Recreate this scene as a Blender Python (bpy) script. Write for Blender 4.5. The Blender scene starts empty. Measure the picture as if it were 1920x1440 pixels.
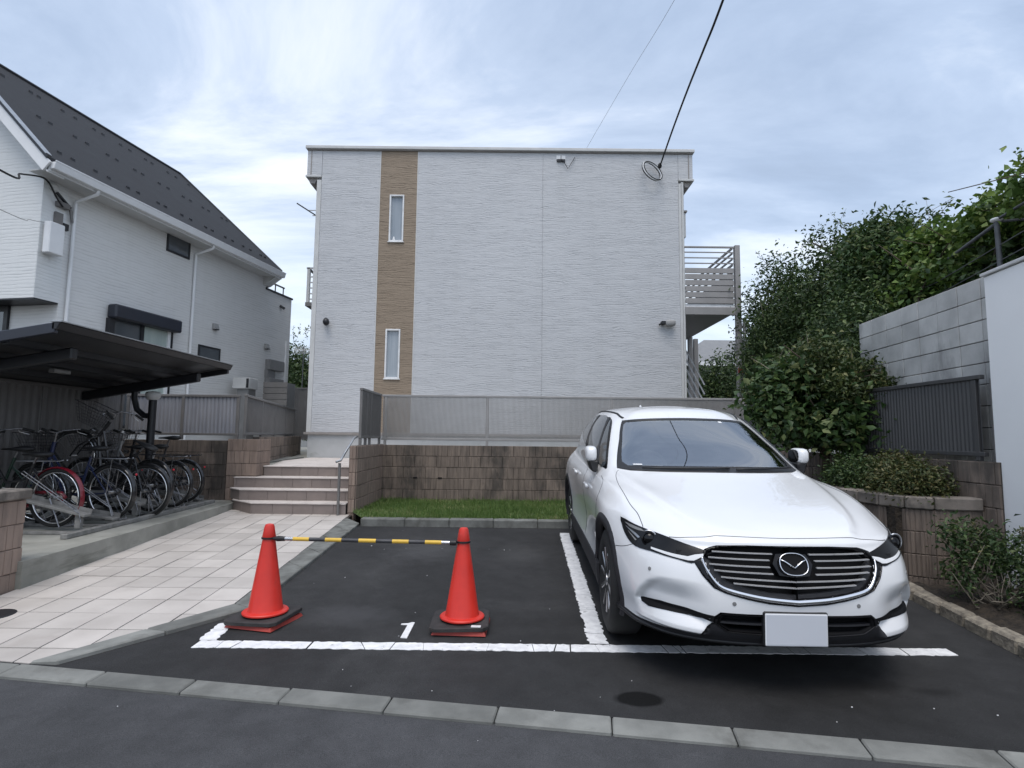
import bpy, bmesh, math, random
import numpy as np
from mathutils import Vector, Matrix
from mathutils.geometry import delaunay_2d_cdt
random.seed(7)
rng = np.random.default_rng(7)
R = math.radians
sc = bpy.context.scene
COL = sc.collection

# ---------------------------------------------------------------- camera
HC = 1.48
cam_d = bpy.data.cameras.new('camera')
cam = bpy.data.objects.new('camera', cam_d)
COL.objects.link(cam)
sc.camera = cam
cam_d.sensor_width = 36.0
cam_d.lens = 36.0 * 1060.0 / 1920.0
cam_d.clip_start = 0.05
cam_d.clip_end = 2000.0
_p = math.atan(98 / 1060.0)
_r = 0.011
_F = Vector((0, math.cos(_p), math.sin(_p)))
_U = Vector((0, -math.sin(_p), math.cos(_p)))
_X = Vector((1, 0, 0))
_cr = _X * math.cos(_r) + _U * math.sin(_r)
_cu = _U * math.cos(_r) - _X * math.sin(_r)
cam.matrix_world = Matrix(((_cr.x, _cu.x, -_F.x, 0), (_cr.y, _cu.y, -_F.y, 0), (_cr.z, _cu.z, -_F.z, HC), (0, 0, 0, 1)))

# ---------------------------------------------------------------- sky, sun, exposure
SUN_EL, SUN_AZ = R(67), R(188)      # azimuth clockwise from +Y (behind the camera, a little left)
W = bpy.data.worlds.new('World')
sc.world = W
W.use_nodes = True
wn = W.node_tree.nodes
wl = W.node_tree.links
wn.clear()
def WN(t, **k):
    n = wn.new(t)
    for a, b in k.items():
        if hasattr(n, a): setattr(n, a, b)
    return n
def ramp(n, stops):
    cr = n.color_ramp
    while len(cr.elements) < len(stops): cr.elements.new(0.5)
    for e, (p, c) in zip(cr.elements, stops):
        e.position = p
        e.color = (c[0], c[1], c[2], 1)
    return n
w_out = WN('ShaderNodeOutputWorld')
w_sky = WN('ShaderNodeTexSky', sky_type='NISHITA', sun_disc=False)
w_sky.sun_elevation = SUN_EL
w_sky.sun_rotation = SUN_AZ
w_sky.air_density = 1.0
w_sky.dust_density = 3.0
w_bg1 = WN('ShaderNodeBackground'); w_bg1.inputs[1].default_value = 0.05
wl.new(w_sky.outputs[0], w_bg1.inputs[0])
w_tc = WN('ShaderNodeTexCoord')
w_sep = WN('ShaderNodeSeparateXYZ'); wl.new(w_tc.outputs['Generated'], w_sep.inputs[0])
w_zc = WN('ShaderNodeMath', operation='MAXIMUM'); wl.new(w_sep.outputs[2], w_zc.inputs[0]); w_zc.inputs[1].default_value = 0.0
w_za = WN('ShaderNodeMath', operation='ADD'); wl.new(w_zc.outputs[0], w_za.inputs[0]); w_za.inputs[1].default_value = 0.22
w_dx = WN('ShaderNodeMath', operation='DIVIDE'); wl.new(w_sep.outputs[0], w_dx.inputs[0]); wl.new(w_za.outputs[0], w_dx.inputs[1])
w_dy = WN('ShaderNodeMath', operation='DIVIDE'); wl.new(w_sep.outputs[1], w_dy.inputs[0]); wl.new(w_za.outputs[0], w_dy.inputs[1])
w_cb = WN('ShaderNodeCombineXYZ'); wl.new(w_dx.outputs[0], w_cb.inputs[0]); wl.new(w_dy.outputs[0], w_cb.inputs[1])
w_map = WN('ShaderNodeMapping'); wl.new(w_cb.outputs[0], w_map.inputs[0])
w_map.inputs['Location'].default_value = (1.2, 9.6, 0)
w_map.inputs['Rotation'].default_value = (0, 0, R(35))
w_map.inputs['Scale'].default_value = (0.45, 1.0, 1)
w_n1 = WN('ShaderNodeTexNoise'); wl.new(w_map.outputs[0], w_n1.inputs['Vector'])
w_n1.inputs['Scale'].default_value = 1.9; w_n1.inputs['Detail'].default_value = 10; w_n1.inputs['Roughness'].default_value = 0.60; w_n1.inputs['Distortion'].default_value = 0.35
w_r1 = ramp(WN('ShaderNodeValToRGB'), [(0.28, (0.33, 0.40, 0.51)), (0.40, (0.40, 0.485, 0.62)), (0.49, (0.50, 0.59, 0.73)), (0.57, (0.70, 0.77, 0.87)), (0.69, (0.94, 0.96, 0.98))])
wl.new(w_n1.outputs[0], w_r1.inputs[0])
w_n2 = WN('ShaderNodeTexNoise'); wl.new(w_map.outputs[0], w_n2.inputs['Vector'])
w_n2.inputs['Scale'].default_value = 0.45; w_n2.inputs['Detail'].default_value = 5
w_r2 = ramp(WN('ShaderNodeValToRGB'), [(0.38, (0.84, 0.88, 0.93)), (0.62, (1.10, 1.07, 1.04))])
wl.new(w_n2.outputs[0], w_r2.inputs[0])
w_mul = WN('ShaderNodeMix', data_type='RGBA', blend_type='MULTIPLY'); w_mul.inputs[0].default_value = 1.0
wl.new(w_r1.outputs[0], w_mul.inputs[6]); wl.new(w_r2.outputs[0], w_mul.inputs[7])
w_hz = WN('ShaderNodeMapRange'); wl.new(w_sep.outputs[2], w_hz.inputs[0])
w_hz.inputs[1].default_value = 0.0; w_hz.inputs[2].default_value = 0.36; w_hz.inputs[3].default_value = 0.70; w_hz.inputs[4].default_value = 0.0
w_mix = WN('ShaderNodeMix', data_type='RGBA'); wl.new(w_hz.outputs[0], w_mix.inputs[0])
wl.new(w_mul.outputs[2], w_mix.inputs[6]); w_mix.inputs[7].default_value = (0.80, 0.87, 0.94, 1)
w_bg2 = WN('ShaderNodeBackground'); w_bg2.inputs[1].default_value = 0.87
wl.new(w_mix.outputs[2], w_bg2.inputs[0])
w_add = WN('ShaderNodeAddShader'); wl.new(w_bg1.outputs[0], w_add.inputs[0]); wl.new(w_bg2.outputs[0], w_add.inputs[1])
wl.new(w_add.outputs[0], w_out.inputs[0])

sun_d = bpy.data.lights.new('sun', 'SUN')
sun_d.energy = 1.5
sun_d.angle = R(34)
sun_d.color = (1.0, 0.955, 0.90)
sun = bpy.data.objects.new('sun', sun_d)
COL.objects.link(sun)
_sd = Vector((math.sin(SUN_AZ) * math.cos(SUN_EL), math.cos(SUN_AZ) * math.cos(SUN_EL), math.sin(SUN_EL)))
sun.rotation_euler = _sd.to_track_quat('Z', 'Y').to_euler()
vs = sc.view_settings
vs.view_transform = 'Standard'
vs.look = 'None'
vs.exposure = 0.24
vs.gamma = 1.0
vs.use_curve_mapping = False

# ---------------------------------------------------------------- materials
def lin(r, g, b):
    return tuple(((c / 255) / 12.92 if c / 255 < 0.04045 else ((c / 255 + 0.055) / 1.055) ** 2.4) for c in (r, g, b))
class NT:
    def __init__(s, name):
        s.m = bpy.data.materials.new(name); s.m.use_nodes = True
        s.n = s.m.node_tree.nodes; s.l = s.m.node_tree.links
        s.b = s.n['Principled BSDF']
        s.out = s.n['Material Output']
    def new(s, t, **k):
        n = s.n.new(t)
        for a, b in k.items(): setattr(n, a, b)
        return n
    def put(s, sock, val):
        if isinstance(val, bpy.types.NodeSocket): s.l.new(val, sock)
        else: sock.default_value = val
    def pos(s, scale=(1, 1, 1), obj=False, rand=False):
        if obj:
            tc = s.new('ShaderNodeTexCoord'); o = tc.outputs['Object']
        else:
            o = s.new('ShaderNodeNewGeometry').outputs['Position']
        if rand:
            oi = s.new('ShaderNodeObjectInfo')
            mu = s.new('ShaderNodeMath', operation='MULTIPLY'); s.l.new(oi.outputs['Random'], mu.inputs[0]); mu.inputs[1].default_value = 37.0
            ad = s.new('ShaderNodeVectorMath', operation='ADD'); s.l.new(o, ad.inputs[0]); s.l.new(mu.outputs[0], ad.inputs[1]); o = ad.outputs[0]
        mp = s.new('ShaderNodeMapping'); s.l.new(o, mp.inputs[0]); mp.inputs['Scale'].default_value = scale
        return mp.outputs[0]
    def noise(s, vec, scale, detail=6, rough=0.55, dist=0.0):
        n = s.new('ShaderNodeTexNoise'); s.l.new(vec, n.inputs['Vector'])
        n.inputs['Scale'].default_value = scale; n.inputs['Detail'].default_value = detail
        n.inputs['Roughness'].default_value = rough; n.inputs['Distortion'].default_value = dist
        return n.outputs[0]
    def ramp(s, fac, stops):
        n = s.new('ShaderNodeValToRGB'); ramp(n, stops); s.l.new(fac, n.inputs[0]); return n.outputs[0]
    def mix(s, fac, a, b, mode='MIX'):
        n = s.new('ShaderNodeMix', data_type='RGBA', blend_type=mode)
        s.put(n.inputs[0], fac); s.put(n.inputs[6], a); s.put(n.inputs[7], b)
        return n.outputs[2]
    def math(s, op, a, b=0.0, clamp=False):
        n = s.new('ShaderNodeMath', operation=op); n.use_clamp = clamp
        s.put(n.inputs[0], a); s.put(n.inputs[1], b); return n.outputs[0]
    def bump(s, h, strength=0.3, dist=0.01, nrm=None):
        n = s.new('ShaderNodeBump'); s.l.new(h, n.inputs['Height'])
        n.inputs['Strength'].default_value = strength; n.inputs['Distance'].default_value = dist
        if nrm is not None: s.l.new(nrm, n.inputs['Normal'])
        return n.outputs[0]
def v4(c): return (c[0], c[1], c[2], 1.0)
def pmat(name, col, col2=None, scale=6, rough=0.6, rvar=0.12, bump=0.15, bscale=90, bdist=0.004, metal=0.0, coat=0.0,
         spec=0.5, orand=0.0, stain=None, stretch=(1, 1, 1), obj=False, rand=False, bstretch=None, detail=6):
    t = NT(name); b = t.b
    vec = t.pos(stretch, obj, rand)
    n1 = t.noise(vec, scale, detail)
    if col2 is None: col2 = tuple(c * 0.82 for c in col)
    c = t.ramp(n1, [(0.36, col2), (0.64, col)])
    if stain:
        sc_, thr, scol, sst = stain
        n3 = t.noise(t.pos(sst, obj, rand), sc_, 7, 0.62)
        f = t.ramp(n3, [(thr, (0, 0, 0)), (thr + 0.14, (0.85, 0.85, 0.85))])
        c = t.mix(f, c, v4(scol))
    if orand:
        oi = t.new('ShaderNodeObjectInfo')
        mr = t.new('ShaderNodeMapRange'); t.l.new(oi.outputs['Random'], mr.inputs[0])
        mr.inputs[3].default_value = 1 - orand; mr.inputs[4].default_value = 1 + orand * 0.6
        hs = t.new('ShaderNodeHueSaturation'); t.l.new(mr.outputs[0], hs.inputs['Value']); t.l.new(c, hs.inputs['Color']); c = hs.outputs[0]
    t.l.new(c, b.inputs['Base Color'])
    if rvar:
        r = t.math('MULTIPLY_ADD', n1, rvar * 2); r.node.inputs[2].default_value = rough - rvar
        t.l.new(r, b.inputs['Roughness'])
    else: b.inputs['Roughness'].default_value = rough
    b.inputs['Metallic'].default_value = metal
    b.inputs['Coat Weight'].default_value = coat
    b.inputs['Coat Roughness'].default_value = 0.04
    b.inputs['Specular IOR Level'].default_value = spec
    if bump:
        n2 = t.noise(t.pos(bstretch or (1, 1, 1), obj, rand), bscale, 5)
        t.l.new(t.bump(n2, bump, bdist), b.inputs['Normal'])
    return t.m
M = {}
# asphalt with pale chippings, worn and darker patches, a wet spot
def asphalt(name, base, dark, lite, patches):
    t = NT(name); b = t.b
    p = t.pos()
    big = t.noise(p, 0.55, 6, 0.6, 0.6)
    c = t.ramp(big, [(0.33, dark), (0.52, base), (0.70, lite)])
    fine = t.noise(p, 260, 3, 0.7)
    c = t.mix(0.55, c, t.ramp(fine, [(0.34, (0.15, 0.15, 0.15)), (0.68, (1.75, 1.75, 1.8))]), 'MULTIPLY')
    mid = t.noise(p, 7, 6, 0.65)
    c = t.mix(0.5, c, t.ramp(mid, [(0.35, (0.70, 0.70, 0.70)), (0.66, (1.25, 1.25, 1.25))]), 'MULTIPLY')
    vo = t.new('ShaderNodeTexVoronoi'); t.l.new(p, vo.inputs['Vector']); vo.inputs['Scale'].default_value = 85
    sp = t.ramp(vo.outputs['Distance'], [(0.06, (1, 1, 1)), (0.12, (0, 0, 0))])
    ch = t.ramp(t.noise(p, 3.1, 3), [(0.55, (0, 0, 0)), (0.75, (0.35, 0.35, 0.35))])
    c = t.mix(t.mix(1.0, sp, ch, 'MULTIPLY'), c, (0.30, 0.30, 0.29, 1))
    rgh = t.math('MULTIPLY_ADD', big, 0.25); rgh.node.inputs[2].default_value = 0.66
    for (x, y, rx, ry, col, soft, amt) in patches:      # wet spot, paler and darker patches with a shape of their own
        mp = t.new('ShaderNodeMapping'); mp.vector_type = 'POINT'; t.l.new(t.new('ShaderNodeNewGeometry').outputs['Position'], mp.inputs[0])
        mp.inputs['Scale'].default_value = (1 / rx, 1 / ry, 0); mp.inputs['Location'].default_value = (-x / rx, -y / ry, 0)
        ln = t.new('ShaderNodeVectorMath', operation='LENGTH'); t.l.new(mp.outputs[0], ln.inputs[0])
        dd = t.math('ADD', ln.outputs['Value'], t.math('MULTIPLY', t.math('SUBTRACT', t.noise(p, 9, 5), 0.5), 0.9 if soft > 0.5 else 0.35))
        f = t.ramp(dd, [(max(0.0, 1 - soft) * 0.5, (amt,) * 3), (0.5, (0, 0, 0))])
        dd.node.inputs[0].default_value = 0
        half = t.math('MULTIPLY', dd, 0.5); t.l.new(half, f.node.inputs[0])
        c = t.mix(f, c, v4(col))
    t.l.new(c, b.inputs['Base Color']); t.l.new(rgh, b.inputs['Roughness'])
    t.l.new(t.bump(fine, 0.55, 0.004, t.bump(mid, 0.25, 0.01)), b.inputs['Normal'])
    b.inputs['Specular IOR Level'].default_value = 0.25
    return t.m
M['asphalt'] = asphalt('parking_asphalt', (0.033, 0.033, 0.0335), (0.022, 0.022, 0.022), (0.050, 0.050, 0.050), [
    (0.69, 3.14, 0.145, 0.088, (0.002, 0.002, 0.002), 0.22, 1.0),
    (-0.95, 6.5, 0.55, 0.7, (0.085, 0.085, 0.088), 0.8, 0.5), (-1.2, 4.35, 0.5, 0.28, (0.075, 0.075, 0.078), 0.8, 0.5),
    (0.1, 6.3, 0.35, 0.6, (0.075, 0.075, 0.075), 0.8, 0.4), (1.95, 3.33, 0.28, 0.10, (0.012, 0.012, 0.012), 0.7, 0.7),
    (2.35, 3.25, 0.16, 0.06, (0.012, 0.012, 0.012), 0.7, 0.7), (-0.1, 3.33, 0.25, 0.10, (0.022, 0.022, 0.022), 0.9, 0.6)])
M['road'] = asphalt('road_asphalt', (0.066, 0.067, 0.070), (0.050, 0.051, 0.053), (0.080, 0.081, 0.084), [(2.0, 1.9, 1.3, 1.2, (0.035, 0.035, 0.037), 0.95, 0.6), (1.6, 2.35, 0.8, 0.16, (0.02, 0.02, 0.02), 0.9, 0.6)])
M['kerb'] = pmat('kerb_concrete', (0.225, 0.228, 0.212), (0.155, 0.158, 0.147), 5, 0.85, orand=0.26, bump=0.5, bscale=120, stain=(2.6, 0.54, (0.115, 0.115, 0.105), (1, 1, 1)))
M['curb_dark'] = pmat('old_curb_concrete', (0.20, 0.205, 0.192), (0.115, 0.117, 0.108), 7, 0.9, orand=0.15, bump=0.5, bscale=70, stain=(5, 0.56, (0.08, 0.08, 0.07), (1, 1, 1)))
M['slab'] = pmat('slab_concrete', (0.34, 0.335, 0.30), (0.22, 0.22, 0.195), 2.2, 0.88, bump=0.4, bscale=60, stain=(2.6, 0.55, (0.13, 0.13, 0.11), (1, 0.45, 3)))
M['mortar'] = pmat('dark_joint', (0.055, 0.046, 0.04), None, 30, 0.95, bump=0.3)
M['tile'] = pmat('pale_paving_tile', (0.54, 0.50, 0.462), (0.47, 0.433, 0.398), 3.0, 0.62, orand=0.12, bump=0.12, bscale=200, bdist=0.001, stain=(1.7, 0.62, (0.40, 0.355, 0.32), (1, 1, 1)))
M['riser'] = pmat('riser_tile_brown', (0.235, 0.195, 0.178), (0.20, 0.166, 0.152), 4, 0.6, orand=0.10, bump=0.1, bscale=150, bdist=0.001)
M['nosing'] = pmat('stair_nosing', (0.64, 0.585, 0.55), (0.57, 0.52, 0.485), 5, 0.6, orand=0.05, bump=0.1, bscale=150, bdist=0.001)
M['brick'] = pmat('ribbed_block_brown', (0.225, 0.178, 0.145), (0.135, 0.108, 0.09), 7, 0.9, orand=0.13, bump=0.6, bscale=110, bdist=0.004,
                  stain=(1.5, 0.50, (0.055, 0.048, 0.042), (1.3, 1.3, 0.7)), stretch=(2.6, 2.6, 0.35))
M['brick_clean'] = pmat('ribbed_block_tan', (0.29, 0.22, 0.18), (0.21, 0.16, 0.132), 7, 0.88, orand=0.12, bump=0.5, bscale=110, bdist=0.003, stretch=(2.2, 2.2, 0.4),
                        stain=(1.9, 0.62, (0.12, 0.10, 0.085), (2, 2, 0.6)))
M['capstone'] = pmat('weathered_coping', (0.27, 0.235, 0.205), (0.13, 0.115, 0.10), 5, 0.92, orand=0.1, bump=0.5, bscale=80, stain=(4, 0.52, (0.05, 0.047, 0.043), (1, 1, 0.5)))
M['grey_block'] = pmat('grey_concrete_block', (0.52, 0.52, 0.505), (0.40, 0.40, 0.39), 3.5, 0.92, orand=0.13, bump=0.45, bscale=110, stain=(1.5, 0.56, (0.19, 0.19, 0.187), (1.3, 1.3, 0.5)))
M['white_wall'] = pmat('white_painted_render', (0.87, 0.87, 0.865), (0.83, 0.83, 0.825), 1.3, 0.8, bump=0.2, bscale=45, bdist=0.003, stain=(1.1, 0.70, (0.55, 0.55, 0.54), (1.5, 1.5, 0.5)))
M['paint'] = pmat('road_paint_white', (0.82, 0.82, 0.82), (0.66, 0.66, 0.665), 16, 0.75, bump=0.5, bscale=120, bdist=0.003, stain=(22, 0.60, (0.16, 0.16, 0.16), (1, 1, 1)))
M['soil'] = pmat('planter_soil', (0.055, 0.042, 0.03), (0.022, 0.017, 0.013), 14, 0.97, bump=1.0, bscale=35, bdist=0.03)
M['ground'] = pmat('distant_ground', (0.12, 0.12, 0.11), (0.09, 0.09, 0.085), 0.4, 0.95, bump=0)
M['grass_base'] = pmat('lawn_ground', (0.055, 0.085, 0.022), (0.035, 0.055, 0.016), 9, 0.95, bump=0.6, bscale=40, bdist=0.02)
M['stone'] = pmat('rough_kerb_stone', (0.30, 0.265, 0.21), (0.15, 0.13, 0.105), 18, 0.95, orand=0.2, bump=1.0, bscale=45, bdist=0.012)
# siding: wavy horizontal relief, groove shade also mixed into the colour
def siding(name, a, b_, dark, step=10.5, wob=2.4, depth=0.5):
    t = NT(name); b = t.b
    sep = t.new('ShaderNodeSeparateXYZ'); t.l.new(t.new('ShaderNodeNewGeometry').outputs['Position'], sep.inputs[0])
    wv = t.noise(t.pos((0.9, 0.9, 3.0)), 1.6, 5, 0.6)
    u = t.math('ADD', t.math('MULTIPLY', sep.outputs[2], step), t.math('MULTIPLY', wv, wob))
    s_ = t.math('FRACT', u)
    ln = t.ramp(s_, [(0.0, (0.35,) * 3), (0.10, (0, 0, 0)), (0.34, (0.8,) * 3), (0.6, (1, 1, 1)), (0.97, (0.8,) * 3)])
    mk = t.ramp(t.noise(t.pos((1.1, 1.1, 8.0)), 1.5, 5, 0.65), [(0.36, (0.05,) * 3), (0.66, (1, 1, 1))])
    fine = t.noise(t.pos((2.2, 2.2, 30)), 2.2, 4)
    c = t.mix(t.ramp(fine, [(0.35, (0, 0, 0)), (0.65, (1, 1, 1))]), v4(b_), v4(a))
    inv = t.math('MULTIPLY', t.math('SUBTRACT', 1.0, ln), mk)
    c = t.mix(inv, c, v4(dark))
    big = t.noise(t.pos((0.25, 0.25, 0.25)), 1.0, 4)
    c = t.mix(0.5, c, t.ramp(big, [(0.3, (0.90,) * 3), (0.7, (1.05,) * 3)]), 'MULTIPLY')
    strk = t.ramp(t.noise(t.pos((3.2, 3.2, 0.16)), 1.6, 6, 0.62), [(0.50, (1.0,) * 3), (0.75, (0.965, 0.965, 0.96))])
    c = t.mix(1.0, c, strk, 'MULTIPLY')
    t.l.new(c, b.inputs['Base Color'])
    b.inputs['Roughness'].default_value = 0.72
    h = t.math('ADD', t.math('MULTIPLY', inv, -1.0), t.math('MULTIPLY', fine, 0.45))
    t.l.new(t.bump(h, depth, 0.02), b.inputs['Normal'])
    return t.m
M['siding'] = siding('white_siding', (0.57, 0.582, 0.60), (0.515, 0.527, 0.545), (0.395, 0.407, 0.425), 25.0, 5.5, 0.34)
M['siding_brown'] = siding('brown_siding', (0.315, 0.25, 0.185), (0.27, 0.213, 0.157), (0.15, 0.112, 0.078), 25.0, 5.5, 0.45)
M['house_wall'] = siding('neighbour_siding', (0.73, 0.73, 0.72), (0.70, 0.70, 0.69), (0.58, 0.58, 0.57), 16, 1.8, 0.25)
M['house_gable'] = siding('neighbour_gable_siding', (0.72, 0.735, 0.735), (0.69, 0.705, 0.705), (0.62, 0.635, 0.635), 16, 1.8, 0.25)
M['white_metal'] = pmat('white_trim', (0.78, 0.79, 0.80), (0.74, 0.75, 0.76), 5, 0.45, bump=0.05)
M['trim'] = pmat('pale_grey_trim', (0.58, 0.585, 0.58), (0.52, 0.525, 0.52), 4, 0.5, bump=0.05, stain=(3, 0.66, (0.38, 0.38, 0.37), (2, 2, 0.4)))
M['flash'] = pmat('grey_brown_flashing', (0.30, 0.28, 0.265), None, 5, 0.5, bump=0.05)
M['foundation'] = pmat('foundation_render', (0.46, 0.475, 0.485), (0.40, 0.415, 0.42), 2.5, 0.9, bump=0.25, bscale=60, stain=(2.2, 0.60, (0.25, 0.26, 0.25), (1, 1, 1.6)))
M['roof'] = pmat('dark_slate_roof', (0.032, 0.033, 0.037), (0.027, 0.028, 0.031), 2.5, 0.7, spec=0.25, bump=0.35, bscale=9, bstretch=(1, 1, 7), bdist=0.01)
M['black_metal'] = pmat('black_metal', (0.014, 0.015, 0.019), None, 8, 0.42, bump=0.03)
M['navy_metal'] = pmat('dark_navy_aluminium', (0.022, 0.026, 0.040), (0.018, 0.021, 0.032), 4, 0.4, bump=0.03)
M['shed_panel'] = pmat('smoked_roof_panel', (0.050, 0.051, 0.055), (0.040, 0.041, 0.045), 2, 0.35, bump=0.03)
M['fence'] = pmat('taupe_aluminium', (0.17, 0.163, 0.159), (0.145, 0.139, 0.135), 4, 0.45, bump=0.05, stain=(3, 0.62, (0.13, 0.125, 0.12), (3, 3, 0.4)))
M['fence_pale'] = pmat('pale_taupe_aluminium', (0.31, 0.30, 0.295), (0.27, 0.262, 0.257), 4, 0.42, bump=0.05, stain=(3, 0.64, (0.26, 0.255, 0.25), (3, 3, 0.4)))
M['fence_blue'] = pmat('grey_blue_fence_sheet', (0.27, 0.275, 0.30), (0.22, 0.225, 0.25), 4, 0.38, bump=0.1, stretch=(6, 6, 0.5), bscale=30)
M['steel'] = pmat('galvanised_steel', (0.50, 0.51, 0.52), (0.40, 0.41, 0.42), 14, 0.42, metal=0.85, bump=0.05)
M['rack'] = pmat('worn_white_rack_steel', (0.26, 0.255, 0.243), (0.16, 0.156, 0.148), 10, 0.6, bump=0.15, stain=(6, 0.62, (0.16, 0.12, 0.09), (1, 1, 1)))
M['dull_chrome'] = pmat('dull_plated_steel', (0.30, 0.30, 0.31), (0.22, 0.22, 0.23), 20, 0.3, metal=0.9, bump=0)
M['chrome'] = pmat('chrome', (0.80, 0.81, 0.83), (0.77, 0.78, 0.80), 5, 0.12, rvar=0.03, metal=1.0, bump=0)
M['satin'] = pmat('satin_silver', (0.62, 0.62, 0.63), None, 5, 0.28, rvar=0.03, metal=1.0, bump=0)
M['slat_silver'] = pmat('silver_slat', (0.52, 0.52, 0.53), None, 5, 0.3, metal=0.25, bump=0)
M['rubber'] = pmat('black_rubber', (0.018, 0.018, 0.018), (0.012, 0.012, 0.012), 20, 0.8, bump=0.2, bscale=200, bdist=0.001)
M['plastic_black'] = pmat('black_plastic', (0.014, 0.014, 0.016), (0.011, 0.011, 0.012), 12, 0.5, bump=0.15, bscale=300, bdist=0.0006)
M['clad'] = pmat('grained_dark_cladding', (0.022, 0.022, 0.026), (0.018, 0.018, 0.021), 12, 0.62, bump=0.25, bscale=350, bdist=0.0006)
M['gloss_black'] = pmat('gloss_black', (0.005, 0.005, 0.006), (0.004, 0.004, 0.005), 5, 0.14, rvar=0.02, bump=0, spec=0.35)
M['matt_black'] = pmat('matt_black', (0.004, 0.004, 0.005), (0.003, 0.003, 0.004), 5, 0.7, bump=0, spec=0.2)
M['lamp_dark'] = pmat('smoked_lamp_glass', (0.010, 0.010, 0.011), (0.006, 0.006, 0.007), 9, 0.22, rvar=0.03, bump=0, spec=0.3)
M['fence_dark'] = pmat('charcoal_fence_sheet', (0.062, 0.062, 0.064), (0.050, 0.050, 0.052), 4, 0.45, bump=0.05, stretch=(6, 6, 0.5))
M['dull_steel'] = pmat('dull_grey_pipe', (0.12, 0.125, 0.135), (0.08, 0.085, 0.09), 10, 0.5, metal=0.3, bump=0.05)
M['cone'] = pmat('red_cone_plastic', (0.62, 0.030, 0.018), (0.56, 0.026, 0.016), 9, 0.42, bump=0.06, bscale=60, stain=(6, 0.58, (0.40, 0.040, 0.028), (1, 1, 0.35)), obj=True, rand=True)
M['cone_foot'] = pmat('faded_red_cone_foot', (0.42, 0.055, 0.040), (0.30, 0.04, 0.03), 9, 0.6, bump=0.15)
M['weight'] = pmat('black_recycled_weight', (0.040, 0.036, 0.036), (0.022, 0.020, 0.020), 14, 0.75, bump=0.35, bscale=120, stain=(6, 0.6, (0.09, 0.075, 0.065), (1, 1, 1)))
M['bar_yellow'] = pmat('yellow_bar_film', (0.72, 0.46, 0.06), (0.64, 0.40, 0.05), 20, 0.45, bump=0.05)
M['bar_black'] = pmat('dark_bar_film', (0.030, 0.030, 0.034), (0.05, 0.05, 0.054), 20, 0.45, bump=0.05)
M['plate'] = pmat('blank_plate', (0.58, 0.60, 0.645), (0.57, 0.59, 0.635), 3, 0.5, bump=0)
M['plate_rim'] = pmat('plate_rim', (0.78, 0.79, 0.81), None, 3, 0.45, bump=0)
M['white_plastic'] = pmat('white_plastic', (0.80, 0.81, 0.82), None, 6, 0.4, bump=0.04)
M['grey_plastic'] = pmat('grey_plastic', (0.33, 0.33, 0.325), None, 6, 0.5, bump=0.05)
M['mid_grey'] = pmat('mid_grey_paint', (0.22, 0.22, 0.22), None, 6, 0.5, bump=0.05)
M['red_paint'] = pmat('red_bicycle_paint', (0.19, 0.008, 0.02), None, 8, 0.3, coat=0.5, bump=0)
M['blue_paint'] = pmat('dark_blue_bicycle_paint', (0.012, 0.022, 0.075), None, 8, 0.3, coat=0.5, bump=0)
M['black_paint'] = pmat('black_bicycle_paint', (0.012, 0.012, 0.014), None, 8, 0.3, coat=0.5, bump=0)
M['silver_paint'] = pmat('silver_bicycle_paint', (0.40, 0.41, 0.42), None, 8, 0.35, metal=0.6, bump=0)
M['green_paint'] = pmat('dark_green_bicycle_paint', (0.014, 0.04, 0.026), None, 8, 0.3, coat=0.5, bump=0)
M['leather'] = pmat('black_saddle', (0.016, 0.016, 0.017), None, 15, 0.55, bump=0.2)
M['bark'] = pmat('bark', (0.11, 0.085, 0.06), (0.06, 0.047, 0.035), 12, 0.95, bump=0.9, bscale=35, bdist=0.01, stretch=(1, 1, 0.3))
M['twig'] = pmat('grey_twig', (0.24, 0.21, 0.17), (0.15, 0.13, 0.10), 12, 0.9, bump=0.4)
M['sticker_red'] = pmat('red_sticker', (0.55, 0.02, 0.04), None, 6, 0.4, bump=0)
M['car_white'] = None
t = NT('pearl_white_car_paint'); b = t.b
n = t.noise(t.pos(), 2.2, 5)
t.l.new(t.ramp(n, [(0.3, (0.745, 0.750, 0.760)), (0.7, (0.775, 0.780, 0.788))]), b.inputs['Base Color'])
b.inputs['Roughness'].default_value = 0.34; b.inputs['Coat Weight'].default_value = 1.0; b.inputs['Coat Roughness'].default_value = 0.03
b.inputs['Specular IOR Level'].default_value = 0.5
M['car_white'] = t.m
def glass(name, tint, trans, rough=0.02, ior=1.6):
    t = NT(name)
    t.n.remove(t.b)
    tr = t.new('ShaderNodeBsdfTransparent'); tr.inputs[0].default_value = v4(trans)
    gl = t.new('ShaderNodeBsdfGlossy'); gl.inputs['Color'].default_value = v4(tint); gl.inputs['Roughness'].default_value = rough
    fr = t.new('ShaderNodeFresnel'); fr.inputs[0].default_value = ior
    wv = t.noise(t.pos(), 1.5, 2)
    t.l.new(t.bump(wv, 0.02, 0.02), gl.inputs['Normal'])
    mx = t.new('ShaderNodeMixShader'); t.l.new(fr.outputs[0], mx.inputs[0]); t.l.new(tr.outputs[0], mx.inputs[1]); t.l.new(gl.outputs[0], mx.inputs[2])
    t.l.new(mx.outputs[0], t.out.inputs[0])
    return t.m
M['windscreen'] = glass('windscreen_glass', (0.95, 0.97, 1.0), (0.66, 0.71, 0.72), ior=4.2)
M['tint_glass'] = glass('tinted_side_glass', (0.95, 0.97, 1.0), (0.10, 0.10, 0.105), ior=1.8)
M['pane'] = pmat('window_pane_dark', (0.07, 0.08, 0.09), (0.055, 0.065, 0.075), 2, 0.06, rvar=0.02, bump=0, spec=1.0, coat=0.6)
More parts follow.
